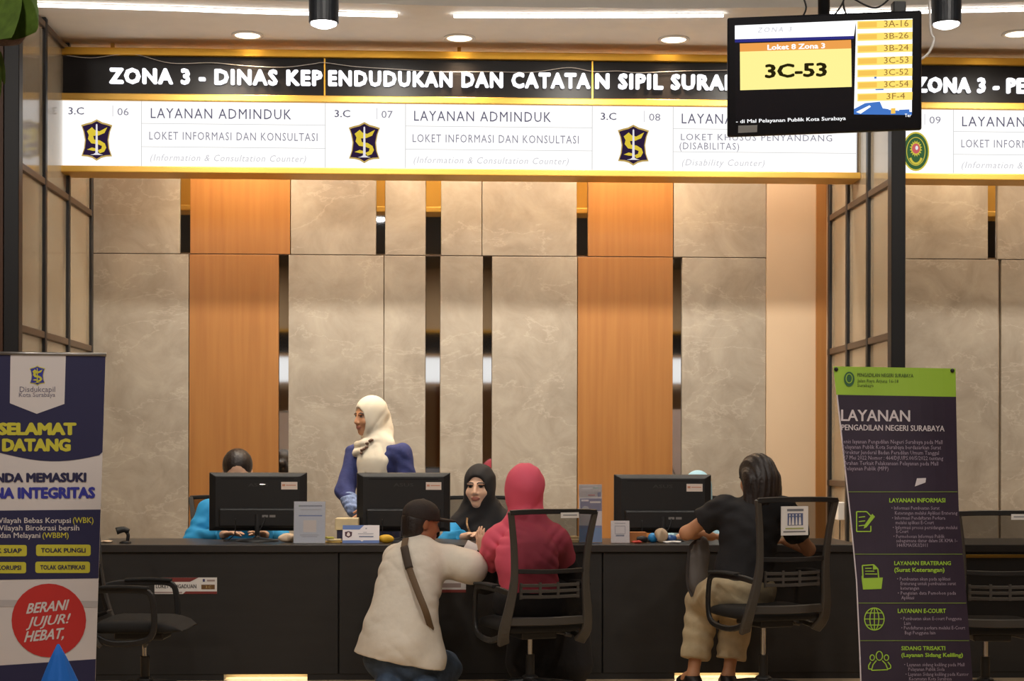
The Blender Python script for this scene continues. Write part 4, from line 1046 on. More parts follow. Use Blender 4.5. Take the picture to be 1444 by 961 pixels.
lump('crumpled_tissue', 'small cream crumpled tissue at the left end of the counter beside the scanner', 'tissue', 151, 9.8, .035, .03, .008, MATS['tissue_cream'], 5)
lump('yellow_pouch', 'yellow pouch on the counter between tent sign and the man in the cap', 'pouch', 545, 9.75, .045, .035, .026, mat('pouch_yellow', rgb(230, 180, 40), .6), 8, None, .12)
lump('blue_ball', 'round bright blue ball on the counter under the third monitor', 'ball', 921, 9.80, .031, .031, .030, mat('ball_blue', rgb(40, 140, 205), .45), 2, None, .0)  # plain round ball on the countertop
lump('plastic_bag', 'small crumpled beige plastic bag standing under the third monitor', 'bag', 933, 9.76, .032, .028, .045, mat('bag_beige', rgb(190, 165, 135), .35), 4, None, .35)
lump('blue_packet', 'dark blue and white packet on the counter right of the plastic bag', 'packet', 945, 9.80, .038, .03, .024, mat('packet_blue', rgb(50, 90, 150), .4), 6, None, .2)
lump('white_tissue', 'white tissue lying before the blue packet on the counter', 'tissue', 950, 9.72, .05, .02, .008, WHITEP, 9, None, .3)
lump('red_wrapper', 'small red wrapper on the counter right of the small notice card', 'wrapper', 899, 9.72, .028, .02, .009, mat('wrap_red', rgb(196, 60, 44), .5), 7, None, .2)
def small_box(name, label, cat, u0, u1, vt, Y, d, m_, zbase=None):
    b = MB(); b.span(X(u0, Y), X(u1, Y), Y, Y + d, ZC, Z(vt, Y, u0)); return tag(b.build(name, m_, None, bevel=.003), label, cat)
small_box('cardboard_box', 'small brown cardboard box behind the small notice card', 'box', 888, 912, 751, 9.80, .08, mat('cardboard', rgb(176, 112, 62), .8))
b = MB(); b.tube(resample([(X(900, 9.74), 9.76, ZC + .02), (X(906, 9.74), 9.75, ZC + .026), (X(912, 9.74), 9.76, ZC + .02)], 8), .018, 12); tag(b.build('computer_mouse', PLASTIC, None, smooth=True), 'black computer mouse between the red wrapper and the blue ball', 'mouse')
for k, (u0, u1, dz, m_) in enumerate(((461, 484, 0, rgb(214, 176, 96)), (464, 482, .012, rgb(240, 220, 170)), (460, 470, .024, rgb(196, 190, 90)))):
    b = MB(); b.box(((X(u0, 9.8) + X(u1, 9.8)) / 2, 9.8, ZC + .006 + dz), (X(u1, 9.8) - X(u0, 9.8), .07, .010), rot=Matrix.Rotation(.3 * (k - 1), 3, 'Z'))
    tag(b.build('folded_paper', mat(('paper_amber', 'paper_cream', 'paper_olive')[k], m_, .7), None, bevel=.002, seg=1), ('amber folded paper at the bottom of the stack left of the tent sign', 'cream folded paper in the middle of the stack left of the tent sign', 'olive folded paper on top of the stack left of the tent sign')[k], 'paper', 'folded papers left of the tent sign')
for k in range(3):
    b = MB(); b.box((X(793 + 2 * k, 9.85), 9.85 + .01 * k, ZC + .006 + .012 * k), (.20 - .02 * k, .16, .010), rot=Matrix.Rotation(.12 * (k - 1), 3, 'Z'))
    tag(b.build('document_folder', mat('folder_cream' if k % 2 else 'folder_buff', rgb(214, 190, 150) if k % 2 else rgb(190, 165, 120), .7), None, bevel=.002, seg=1), ('buff folder at the bottom of the pile beside the brochure card', 'cream folder in the middle of the pile beside the brochure card', 'buff folder on top of the pile beside the brochure card')[k], 'folder', 'document folders beside the brochure card')
# white access unit on the glass by the right post, with a thin lead
p = W(1186, 722, 11.6)
zs0, zs1 = Z(733, 11.6, 1185), Z(708, 11.6, 1185)
t = empty('power_socket_box', (XR - .03, 11.52, zs0), 0, 'white wall box with a thin hanging lead left of the purple banner', 'wall box')
MB().span(XR - .055, XR - .006, 11.47, 11.57, zs0, zs1).build('box', WHITEP, t, bevel=.006)
MB().tube(resample([(XR - .03, 11.51, zs0 + .005), (XR - .032, 11.51, zs0 - .08), (XR - .03, 11.52, zs0 - .5)], 10), .004, 6).build('lead', PLASTIC, t, smooth=True)
# blue draped cloth at the very front
def drape():
    Y = 5.9; apex = W(82, 909, Y); rg = []
    for i in range(16):
        f = i / 15; zz = apex.z * (1 - f); r = .004 + .24 * f ** .9
        ring = []
        for k in range(36):
            a = 2 * math.pi * k / 36; rr = r * (1 + .12 * f ** .5 * math.sin(5 * a + 1) + .05 * math.sin(9 * a + 3 * f))
            ring.append(Vector((apex.x + .012 * f + rr * math.cos(a), apex.y + rr * math.sin(a), zz)))
        rg.append(ring)
    tag(MB().ring_loft(rg).build('draped_cloth', mat('vivid_blue_cloth', rgb(28, 120, 225), .7, bump=.1, bscale=60), None, smooth=True), 'bright blue pointed draped cloth at the bottom edge before the welcome banner', 'cloth')
drape()
# ------------------------------------------------------------------ people: blended solid fields turned into one surface
def npv(v): return np.array((v[0], v[1], v[2]), dtype=np.float32)

class SDF:
    def __init__(s, h=.006, k=.02): s.h = h; s.k = k; s.p = []; s.fold = None
    def cone(s, a, b, ra, rb=None, k=None, flat=None, q=1.0, op='+', m=0):
        rb = ra if rb is None else rb
        s.p.append(('c', npv(a), npv(b), ra, rb, s.k if k is None else k, None if flat is None else npv(Vector(flat).normalized()), q, op, m)); return s
    def chain(s, pts, rs, **kw):
        for i in range(len(pts) - 1): s.cone(pts[i], pts[i + 1], rs[i], rs[i + 1], **kw)
        return s
    def ell(s, c, r, ax=None, k=None, op='+', m=0):
        ax = ((1, 0, 0), (0, 1, 0), (0, 0, 1)) if ax is None else ax
        s.p.append(('e', npv(c), np.array(r, np.float32), np.array([npv(Vector(a).normalized()) for a in ax]), s.k if k is None else k, op, m)); return s
    def cut(s, p, n, c, r):
        """slice off the side n points to, inside a ball"""
        s.p.append(('p', npv(p), npv(Vector(n).normalized()), npv(c), r)); return s
    def mesh(s, smooth=2):
        lo = []; hi = []
        for p in s.p:
            if p[0] == 'c' and p[8] == '+':
                r = max(p[3], p[4]) + p[5]; lo.append(np.minimum(p[1], p[2]) - r); hi.append(np.maximum(p[1], p[2]) + r)
            if p[0] == 'e' and p[5] == '+':
                r = (np.abs(p[3]) * p[2][:, None]).sum(0) + p[4]; lo.append(p[1] - r); hi.append(p[1] + r)
        lo = np.min(lo, 0) - 3 * s.h; hi = np.max(hi, 0) + 3 * s.h
        n = np.ceil((hi - lo) / s.h).astype(int) + 1
        F = np.full(n, 1.0, np.float32); M = np.zeros(n, np.int8)
        for p in s.p:
            if p[0] == 'c':
                r = max(p[3], p[4]) + p[5] + 3 * s.h; a = np.minimum(p[1], p[2]) - r; b = np.maximum(p[1], p[2]) + r
            elif p[0] == 'e':
                r = (np.abs(p[3]) * p[2][:, None]).sum(0) + p[4] + 3 * s.h; a = p[1] - r; b = p[1] + r
            else: a = p[3] - p[4]; b = p[3] + p[4]
            i0 = np.clip(((a - lo) / s.h).astype(int), 0, n - 1); i1 = np.clip(((b - lo) / s.h).astype(int) + 2, 1, n)
            if np.any(i1 <= i0): continue
            sl = tuple(slice(i0[k], i1[k]) for k in range(3))
            g = [(lo[k] + s.h * np.arange(i0[k], i1[k])).astype(np.float32) for k in range(3)]
            P = np.stack(np.meshgrid(*g, indexing='ij'), -1)
            f = F[sl]
            if p[0] == 'c':
                A, B, ra, rb, k, fl, q, op, mm = p[1:]
                D = P - A; ba = B - A
                if fl is not None:
                    D = D + (q - 1) * (D @ fl)[..., None] * fl; ba = ba + (q - 1) * (ba @ fl) * fl
                t = np.clip((D @ ba) / max(1e-9, float(ba @ ba)), 0, 1)
                d = np.linalg.norm(D - t[..., None] * ba, axis=-1) - (ra + t * (rb - ra))
            elif p[0] == 'e':
                c, r, ax, k, op, mm = p[1:]
                D = (P - c) @ ax.T
                k0 = np.linalg.norm(D / r, axis=-1); k1 = np.linalg.norm(D / (r * r), axis=-1) + 1e-9
                d = k0 * (k0 - 1) / k1
            else:
                q_, nn, c, r = p[1:]
                d = (P - q_) @ nn
                inside = np.linalg.norm(P - c, axis=-1) < r
                F[sl] = np.where(inside, np.maximum(f, d), f); continue
            k = max(k, 1e-5)
            if op == '+':
                M[sl] = np.where(d < f, mm, M[sl]); hh = np.maximum(k - np.abs(f - d), 0) / k
                F[sl] = np.minimum(f, d) - hh * hh * k * .25
            else:
                hh = np.maximum(k - np.abs(f + d), 0) / k
                F[sl] = np.maximum(f, -d) + hh * hh * k * .25
        if s.fold is not None:
            near = np.argwhere(np.abs(F) < .03)
            P = lo + near * s.h
            F[near[:, 0], near[:, 1], near[:, 2]] += s.fold(P).astype(np.float32)
        S = F < 0
        c8 = [S[i:n[0] - 1 + i, j:n[1] - 1 + j, k:n[2] - 1 + k] for i in (0, 1) for j in (0, 1) for k in (0, 1)]
        tot = sum(c.astype(np.int8) for c in c8)
        act = np.argwhere((tot > 0) & (tot < 8))
        idx = np.full(np.array(n) - 1, -1, np.int32); idx[act[:, 0], act[:, 1], act[:, 2]] = np.arange(len(act))
        corners = [(i, j, k) for i in (0, 1) for j in (0, 1) for k in (0, 1)]
        vals = {c: F[act[:, 0] + c[0], act[:, 1] + c[1], act[:, 2] + c[2]] for c in corners}
        acc = np.zeros((len(act), 3)); cnt = np.zeros(len(act))
        for c in corners:
            for ax in range(3):
                if c[ax] == 0:
                    c2 = tuple(1 if k == ax else c[k] for k in range(3))
                    v0, v1 = vals[c], vals[c2]; cr = (v0 < 0) != (v1 < 0)
                    t = np.where(cr, v0 / np.where(cr, v0 - v1, 1), 0)
                    for k in range(3): acc[:, k] += np.where(cr, c[k] + (t if k == ax else 0), 0)
                    cnt += cr
        V = lo + s.h * (act + acc / np.maximum(cnt, 1)[:, None])
        quads = []
        for ax in range(3):
            b, c = (ax + 1) % 3, (ax + 2) % 3
            sa = [slice(None)] * 3; sb = [slice(None)] * 3; sa[ax] = slice(0, -1); sb[ax] = slice(1, None)
            ch = np.argwhere(S[tuple(sa)] != S[tuple(sb)])
            ch = ch[(ch[:, b] > 0) & (ch[:, c] > 0)]
            if not len(ch): continue
            def at(db, dc):
                q = ch.copy(); q[:, b] -= db; q[:, c] -= dc
                return idx[q[:, 0], q[:, 1], q[:, 2]]
            Q = np.stack([at(1, 1), at(0, 1), at(0, 0), at(1, 0)], 1)
            fl = ~S[ch[:, 0], ch[:, 1], ch[:, 2]]
            Q[fl] = Q[fl][:, ::-1]
            quads.append(Q[(Q >= 0).all(1)])
        Q = np.concatenate(quads)
        lab = M[act[:, 0], act[:, 1], act[:, 2]][Q[:, 0]]
        E = np.concatenate([Q[:, [0, 1]], Q[:, [1, 2]], Q[:, [2, 3]], Q[:, [3, 0]]])
        for _ in range(smooth):
            sm = np.zeros_like(V); ct = np.zeros(len(V))
            np.add.at(sm, E[:, 0], V[E[:, 1]]); np.add.at(ct, E[:, 0], 1); np.add.at(sm, E[:, 1], V[E[:, 0]]); np.add.at(ct, E[:, 1], 1)
            V = V * .45 + .55 * sm / np.maximum(ct, 1)[:, None]
        return V, Q, lab
    def build(s, name, mats, parent=None, smooth=2, paint=None):
        V, Q, lab = s.mesh(smooth)
        if paint is not None: lab = paint(V[Q].mean(1), lab)
        off = np.array(parent.location) if parent is not None else 0
        me = bpy.data.meshes.new(name)
        me.from_pydata((V - off).tolist(), [], Q.tolist())
        for mm in (mats if isinstance(mats, (list, tuple)) else [mats]): me.materials.append(mm)
        me.polygons.foreach_set('material_index', lab.astype(np.int32)); me.polygons.foreach_set('use_smooth', np.ones(len(Q), bool))
        me.update()
        o = bpy.data.objects.new(name, me); COL.objects.link(o)
        if parent is not None: o.parent = parent
        return o

def wrinkles(parts):
    """parts: (direction, frequency, amplitude, warp) -> soft cloth folds"""
    def fn(P):
        out = 0
        for d, fr, am, wp in parts:
            d = np.array(Vector(d).normalized()); w = wp * np.sin(P @ np.array((9.0, 7.0, 11.0)) + 1.3) + wp * .6 * np.sin(P @ np.array((-13.0, 15.0, 6.0)))
            out = out + am * np.sin((P @ d) * fr + w)
        return out
    return fn

def creases(parts):
    """parts: (direction, frequency, depth, warp, top z or None) -> narrow creases that come and go"""
    def fn(P):
        out = 0
        for d, fr, am, wp, zt in parts:
            d = np.array(Vector(d).normalized()); w = wp * np.sin(P @ np.array((9.0, 7.0, 11.0)) + 1.3) + wp * .6 * np.sin(P @ np.array((-13.0, 15.0, 6.0)))
            k = am * (.5 + .5 * np.sin(P @ np.array((17.0, 11.0, -14.0)) + 2 * np.sin(P @ np.array((-6.0, 4.0, 9.0)))))
            if zt is not None: k = k * np.clip((zt - P[:, 2]) / .08, 0, 1)
            out = out + k * (1 - 1.8 * np.abs(np.sin((P @ d) * fr * .5 + w)))
        return out
    return fn

SKIN = mat('skin_tan', rgb(198, 142, 104), .5, noise=.05, nscale=(14, 14, 14)); SKIN2 = mat('skin_fair', rgb(226, 182, 152), .5, noise=.04, nscale=(14, 14, 14)); SKIN3 = mat('skin_brown', rgb(158, 100, 68), .5, noise=.05, nscale=(14, 14, 14))
LIPS = mat('lips', rgb(180, 112, 94), .5); BROW = mat('brow_hair', rgb(52, 36, 30), .7); EYED = mat('eye_dark', rgb(26, 18, 16), .25); EYEW = mat('eye_white', rgb(150, 128, 116), .4)

class Head:
    def __init__(s, c, f, tilt=(0, 0, 1), k=1.0):
        s.c = Vector(c); s.f = Vector(f).normalized(); s.r = s.f.cross(Vector(tilt)).normalized(); s.u = s.r.cross(s.f).normalized(); s.k = k
        s.ax = (s.r, s.f, s.u)
    def p(s, x, y, z): return s.c + (s.r * x + s.f * y + s.u * z) * s.k
    def e(s, S, c, r, **kw): S.ell(s.p(*c), [q * s.k for q in r], s.ax, **kw)
    def solid(s, S):
        s.e(S, (0, -.012, .032), (.074, .094, .088), k=.02); s.e(S, (0, .030, -.030), (.060, .062, .084), k=.03)
        s.e(S, (0, .066, -.094), (.026, .022, .022), k=.03)
        for x in (-1, 1):
            s.e(S, (x * .036, .062, -.030), (.026, .024, .028), k=.02); s.e(S, (x * .050, .020, -.070), (.018, .035, .026), k=.03)
            s.e(S, (x * .030, .082, .020), (.026, .012, .010), k=.012)
            s.e(S, (x * .031, .093, .003), (.017, .012, .009), k=.010, op='-')
            s.e(S, (x * .031, .076, .003), (.013, .012, .0085), k=.003)
            s.e(S, (x * .076, -.008, -.006), (.010, .020, .032), k=.008); s.e(S, (x * .012, .094, -.036), (.010, .010, .008), k=.008)
        S.cone(s.p(0, .088, .010), s.p(0, .106, -.030), .008 * s.k, .012 * s.k, k=.012)
        s.e(S, (0, .088, -.058), (.025, .014, .007), k=.006); s.e(S, (0, .087, -.069), (.021, .014, .008), k=.006)
    def paint(s):
        C = np.array(s.c); A = np.array([list(a) for a in s.ax])
        def fn(Pc, lab):
            L = ((Pc - C) @ A.T) / s.k; x, y, z = L[:, 0], L[:, 1], L[:, 2]; lab = lab.copy(); fr = (y > .055)
            lab[fr & ((x / .026) ** 2 + ((z + .064) / .0125) ** 2 < 1)] = 1
            ax = np.abs(x)
            lab[fr & ((ax - .031) ** 2 / .0155 ** 2 + (z - .003) ** 2 / .0055 ** 2 < 1)] = 4
            lab[fr & ((ax - .031) ** 2 / .0085 ** 2 + (z - .003) ** 2 / .0062 ** 2 < 1)] = 3
            lab[fr & (np.abs(z - .0105) < .003) & (np.abs(ax - .031) < .017)] = 3
            lab[fr & (np.abs(z - .027 + .25 * np.abs(ax - .030)) < .0042) & (np.abs(ax - .032) < .021)] = 2
            return lab
        return fn

def hand(S, w, d, n, s, curl=.5, spread=1.0):
    """palm from the wrist along d, palm faces n, thumb on side s (a unit vector)"""
    w, d, n, s = Vector(w), Vector(d).normalized(), Vector(n), Vector(s)
    n = (n - d * n.dot(d)).normalized(); s = (s - d * s.dot(d) - n * s.dot(n)).normalized()
    S.ell(w + d * .045, (.050, .038, .014), (d, s, n), k=.012)
    for i, (o, l) in enumerate(((.030, .068), (.010, .078), (-.011, .072), (-.031, .056))):
        a = w + d * (.082 if i in (1, 2) else .076) + s * o
        d1 = (d + n * curl * .6 + s * o * spread * 2).normalized(); d2 = (d + n * curl * 1.7 + s * o * spread).normalized()
        b = a + d1 * l * .55; c = b + d2 * l * .45
        S.cone(a - d * .02, b, .0098, .0086, k=.004); S.cone(b, c, .0086, .0072, k=.003)
    a = w + d * .022 + s * .030; b = a + (d * .75 + s * .75 + n * .3).normalized() * .036; c = b + (d * 1.0 + s * .25 + n * .5).normalized() * .030
    S.cone(a, b, .0125, .0105, k=.006); S.cone(b, c, .0105, .008, k=.004)

def frame(J):
    r = (J['shR'] - J['shL']).normalized(); u = (J['neck'] - J['pelvis']).normalized(); f = u.cross(r).normalized()
    return r, f, u

def body(J, H, skin, parent, hands=(), h=.0055, fat=1.0, feet=True):
    r, f, u = frame(J)
    S = SDF(h, .025)
    S.cone(J['pelvis'], J['waist'], .115 * fat, .10 * fat, flat=f, q=1.35); S.cone(J['waist'], J['chest'], .10 * fat, .115 * fat, flat=f, q=1.35)
    S.cone(J['chest'], J['neck'] - u * .06, .115 * fat, .06, flat=f, q=1.3); S.cone(J['shL'], J['shR'], .042, .042)
    S.cone(J['neck'] - u * .04, H.p(0, -.015, -.05), .050, .046)
    H.solid(S)
    for s_ in ('L', 'R'):
        S.cone(J['sh' + s_], J['el' + s_], .044, .035); S.cone(J['el' + s_], J['wr' + s_], .037, .025)
        S.cone(J['hip' + s_], J['kn' + s_], .068, .050); S.cone(J['kn' + s_], J['an' + s_], .050, .033)
        fd = (J['to' + s_] - J['an' + s_]); S.cone(J['an' + s_], J['an' + s_] + fd * .5, .034, .034); S.cone(J['an' + s_] + fd * .4, J['to' + s_], .034, .022)
        sd, hn, th, cu = hands[s_] if s_ in hands else (None, (0, 0, -1), (r if s_ == 'L' else -r), .5)
        d = (J['wr' + s_] - J['el' + s_]) if sd is None else Vector(sd)
        hand(S, J['wr' + s_], d, hn, th, cu)
    return S.build('body', [skin, LIPS, BROW, EYED, EYEW], parent, paint=H.paint())

def feet_legs(J, z0=.0):
    pass

def top(J, m_, parent, name='shirt', fat=1.0, sleeve=1.0, rs=(.066, .056, .046), hem=None, fold=None, h=.006, collar=True, extra=None, q=1.3, mats=None, low=.0):
    """upper garment: torso plus sleeves; sleeve 1 = elbow, 2 = wrist"""
    r, f, u = frame(J); S = SDF(h, .03)
    base = J['waist'] if low == 0 else J['waist'] + (J['pelvis'] - J['waist']) * low
    S.cone(base, J['waist'], .148 * fat, .140 * fat, flat=f, q=q); S.cone(J['waist'], J['chest'], .140 * fat, .150 * fat, flat=f, q=q)
    S.cone(J['chest'], J['neck'] - u * .05, .150 * fat, .075, flat=f, q=1.35); S.cone(J['shL'], J['shR'], .060, .060, k=.04)
    for s_ in ('L', 'R'):
        a, b, c = J['sh' + s_], J['el' + s_], J['wr' + s_]; sv = sleeve if not isinstance(sleeve, dict) else sleeve[s_]
        if sv <= 1: 
            e = a + (b - a) * sv; S.cone(a, e, rs[0], rs[0] + (rs[1] - rs[0]) * sv, k=.035)
            S.cut(e - (b - a).normalized() * .03, (b - a), e + (b - a).normalized() * .06, .115)
        else:
            e = b + (c - b) * (sv - 1); S.cone(a, b, rs[0], rs[1], k=.035); S.cone(b, e, rs[1], rs[1] + (rs[2] - rs[1]) * (sv - 1), k=.03)
            S.cut(e - (c - b).normalized() * .02, (c - b), e + (c - b).normalized() * .06, .10)
    if collar: S.cone(J['neck'] - u * .05, J['neck'] + u * .005, .070, .060, k=.02)
    if extra: extra(S)
    if hem: S.cut(*hem)
    S.fold = fold
    return S.build(name, mats or m_, parent)

def trousers(J, m_, parent, rs=(.10, .080, .068), to=1.0, fat=1.0, name='trousers', fold=None, waist=.4, hemcut=True):
    r, f, u = frame(J); S = SDF(.0065, .03)
    S.cone(J['pelvis'], J['pelvis'] + (J['waist'] - J['pelvis']) * waist, .150 * fat, .135 * fat, flat=f, q=1.25)
    for s_ in ('L', 'R'):
        a, b, c = J['hip' + s_], J['kn' + s_], J['an' + s_]; e = b + (c - b) * to
        S.cone(a, b, rs[0], rs[1], k=.03); S.cone(b, e, rs[1], rs[1] + (rs[2] - rs[1]) * to, k=.02)
        if hemcut: S.cut(e - (c - b).normalized() * .01, (c - b), e + (c - b).normalized() * .05, .12)
    S.fold = fold
    return S.build(name, m_, parent)

def shoes(J, m_, parent):
    for s_ in ('L', 'R'):
        a = J['an' + s_]; t_ = J['to' + s_]; fd = (t_ - a); d = Vector((fd.x, fd.y, 0)).normalized(); S = SDF(.006, .02)
        g = Vector((a.x, a.y, 0)); 
        S.cone(a + Vector((0, 0, -.01)), Vector((a.x, a.y, .045)) - d * .03, .044, .042); S.cone(Vector((a.x, a.y, .042)), Vector((t_.x, t_.y, .034)), .044, .036)
        S.cut((0, 0, 0.002), (0, 0, -1), (a.x, a.y, 0), .4); S.cut(a + Vector((0, 0, .005)), (0, 0, 1), a + Vector((0, 0, .05)), .07)
        S.build('shoe', m_, parent)

def hijab(H, J, m_, parent, drape=None, open_=(.054, .075, .080), oc=(0, .105, -.014), fold=None, name='headscarf', k=1.0, mats=None, paint=None, sh=.075, neckr=(.078, .085)):
    r, f, u = frame(J); S = SDF(.006, .03)
    H.e(S, (0, -.014, .030), (.090 * k, .110 * k, .106 * k)); H.e(S, (0, .012, -.045), (.080 * k, .085 * k, .090 * k), k=.04)
    S.cone(H.p(0, -.02, -.06), J['neck'], *neckr, k=.05)
    for s_ in ('shL', 'shR'): S.cone(J['neck'] - u * .01, J['neck'] + (J[s_] - J['neck']) * sh_reach(J), neckr[1] - .003, sh, k=.05)
    if drape: drape(S)
    H.e(S, oc, open_, op='-', k=.012)
    S.fold = fold
    return S.build(name, mats or m_, parent, paint=paint)
def sh_reach(J): return J.get('reach', .55)

def person(label, at_, group=None):
    return empty('person', (at_[0], at_[1], 0), 0, label, 'person', group)
def sit_legs(J, fy, spread=.09, knee=.46, ankle=(0, .02)):
    """thighs forward along fy (y sign), shins down"""
    c = J['pelvis']; r, f, u = frame(J)
    rr = Vector((r.x, r.y, 0)).normalized(); ff = Vector((f.x, f.y, 0)).normalized()
    for s_, q in (('L', -1), ('R', 1)):
        J['hip' + s_] = c + rr * q * .085 - Vector((0, 0, .02)); J['kn' + s_] = c + rr * q * spread + ff * .40 + Vector((0, 0, -.01))
        J['an' + s_] = Vector((J['kn' + s_].x, J['kn' + s_].y, .08)) - ff * .02; J['to' + s_] = J['an' + s_] + ff * .14 - Vector((0, 0, .045))

CYAN = mat('uniform_blue', rgb(34, 148, 206), .75, bump=.2, bscale=25)
BLACKCLOTH = mat('black_cloth', rgb(30, 28, 30), .85, bump=.2, bscale=30)
HAIR = mat('black_hair', rgb(38, 28, 24), .42, noise=.3, nscale=(120, 120, 6), bump=.3, bscale=90)
DARKTR = mat('dark_trousers', rgb(40, 40, 48), .85)
SHOE = mat('black_shoe', rgb(26, 24, 24), .5)

# --- clerk in bright blue behind the left monitor
def clerk_blue():
    Y = 10.55
    J = dict(neck=W(335, 698, Y), chest=W(335, 732, Y), waist=W(335, 790, Y + .03), pelvis=W(335, 826, Y + .08), shR=W(295, 720, Y), shL=W(376, 720, Y), elR=W(273, 764, Y - .12), elL=W(398, 766, Y - .12),
             wrR=W(318, 754, 10.2), wrL=W(372, 754, 10.2))
    t = person('person with dark pulled-back hair in a bright blue shirt, seated behind the left monitor', J['pelvis'])
    sit_legs(J, -1); H = Head(W(335, 667, Y - .03), (.12, -1, -.42), k=1.12)
    body(J, H, SKIN2, t, hands={'L': (None, (0, 0, -1), (-1, 0, 0), .3), 'R': (None, (0, 0, -1), (1, 0, 0), .3)})
    top(J, CYAN, t, sleeve=1.97, fat=1.0, rs=(.074, .066, .05), fold=wrinkles([((.5, .3, .8), 60, .003, 2), ((-.6, 0, .8), 90, .0016, 2)]))
    trousers(J, DARKTR, t); shoes(J, SHOE, t)
    S = SDF(.005, .02); H.e(S, (0, -.022, .040), (.086, .100, .094)); H.e(S, (0, -.06, -.03), (.080, .062, .085)); H.e(S, (0, -.125, -.02), (.036, .036, .036))
    H.e(S, (0, .105, -.03), (.060, .085, .105), op='-', k=.008)
    S.fold = lambda P: .0006 * np.sin((P @ np.array(list(H.r))) * 260)
    S.build('hair', HAIR, t)
    for u, v in ((290, 741), (283, 752)):
        pass
clerk_blue()

# --- standing woman, cream headscarf, blue cardigan
def standing():
    Y = 10.9
    J = dict(neck=W(533, 622, Y), chest=W(534, 652, Y), waist=W(533, 706, Y), pelvis=W(533, 750, Y), shR=W(501, 641, Y + .10), shL=W(567, 640, Y - .10), elR=W(486, 692, Y + .0), wrR=W(500, 720, Y - .17), elL=W(579, 698, Y - .14), wrL=W(520, 724, Y - .27), reach=.35)
    # facing the camera's left
    r, f, u = frame(J)
    for s_, q in (('L', -1), ('R', 1)):
        J['hip' + s_] = J['pelvis'] + r * q * .085; J['kn' + s_] = Vector((J['hip' + s_].x, J['hip' + s_].y, .47)); J['an' + s_] = Vector((J['hip' + s_].x, J['hip' + s_].y, .08)); J['to' + s_] = J['an' + s_] + f * .14 - Vector((0, 0, .045))
    t = person('person standing behind the counter in a cream headscarf and navy blue cardigan', J['pelvis'])
    H = Head(W(522, 588, Y), (-.84, -.54, -.06), k=1.05)
    body(J, H, SKIN, t, hands={'R': ((.5, -.3, -.55), (.6, .4, .2), (.3, -.6, .7), .5), 'L': ((-.75, -.35, -.5), (-.2, .6, -.3), (.0, -.4, .8), .5)})
    top(J, mat('cardigan_blue', rgb(48, 54, 104), .85, noise=.12, nscale=(20, 20, 20), bump=.25, bscale=50), t, 'cardigan', sleeve=1.62, rs=(.066, .060, .055), low=.9, fold=wrinkles([((.3, .2, .9), 70, .002, 2.2), ((.9, 0, .3), 60, .0015, 2)]))
    # cuff of a pale blue printed inner sleeve
    S = SDF(.005, .01); a, b = J['elR'], J['wrR']; S.cone(a + (b - a) * .48, a + (b - a) * .95, .058, .054); S.fold = wrinkles([((.2, .5, .8), 130, .003, 2)])
    S.build('sleeve_cuff', mat('cuff_pale_blue', rgb(120, 136, 172), .85, noise=.55, nscale=(45, 45, 45)), t)
    CREAM = mat('headscarf_cream', rgb(226, 214, 192), .8, bump=.15, bscale=18)
    def drape(S):
        c = J['chest'] + f * .055
        S.cone(J['neck'] + f * .03 - u * .03, c, .075, .110, k=.05, flat=f, q=1.25)
        S.cone(c, J['waist'] + f * .075 - u * .02, .112, .108, k=.05, flat=f, q=1.35)
        S.cone(J['neck'] + f * .11 - u * .10, J['waist'] + f * .19 - u * .05, .004, .010, k=.012, op='-')
        S.chain([H.p(-.085, .015, -.150), H.p(-.03, .075, -.165), H.p(.05, .07, -.175), H.p(.09, .02, -.170)], [.026, .026, .026, .024], k=.010); S.chain([H.p(-.09, .02, -.185), H.p(-.03, .085, -.215), H.p(.05, .085, -.225), H.p(.10, .03, -.20)], [.028, .027, .027, .026], k=.010)
        S.cone(H.p(.085, -.045, .02), H.p(.095, -.03, -.14), .034, .030, k=.03); S.cone(H.p(.03, -.115, -.01), H.p(.05, -.115, -.10), .05, .042, k=.05)
        S.cone(H.p(.02, -.10, -.09), J['neck'] - f * .05 - u * .03, .07, .07, k=.05)
    hijab(H, J, CREAM, t, drape, open_=(.058, .075, .090), oc=(0, .104, -.026), fold=creases([((.95, .2, -.1), 95, .006, .8, H.c.z - .14), ((.8, .2, -.5), 110, .0025, .6, None)]) if True else wrinkles([((.85, .2, -.45), 100, .0006, 1.0)]), sh=.06, neckr=(.068, .07))
    S = SDF(.004, .006)
    for k in range(7):
        S.ell(H.p(-.050 - .007 * k, .112 - .010 * k, -.225 + .014 * k) + Vector((.006 * math.cos(2.3 * k), 0, .006 * math.sin(1.7 * k))), (.013, .011, .010))
    S.build('brooch', mat('brooch_brown', rgb(120, 92, 76), .4, .3), t)
    S = SDF(.008, .03); pl = J['pelvis']; S.cone(J['waist'] - u * .05, pl, .135, .16, flat=f, q=1.2); S.cone(pl, Vector((pl.x, pl.y, .2)), .16, .20, flat=f, q=1.1); S.cut((0, 0, .06), (0, 0, -1), (pl.x, pl.y, .0), .5)
    S.fold = lambda P: .006 * np.sin(np.arctan2(P[:, 1] - pl.y, P[:, 0] - pl.x) * 14); S.build('skirt', mat('navy_skirt', rgb(40, 42, 66), .85), t)
    shoes(J, SHOE, t)
standing()

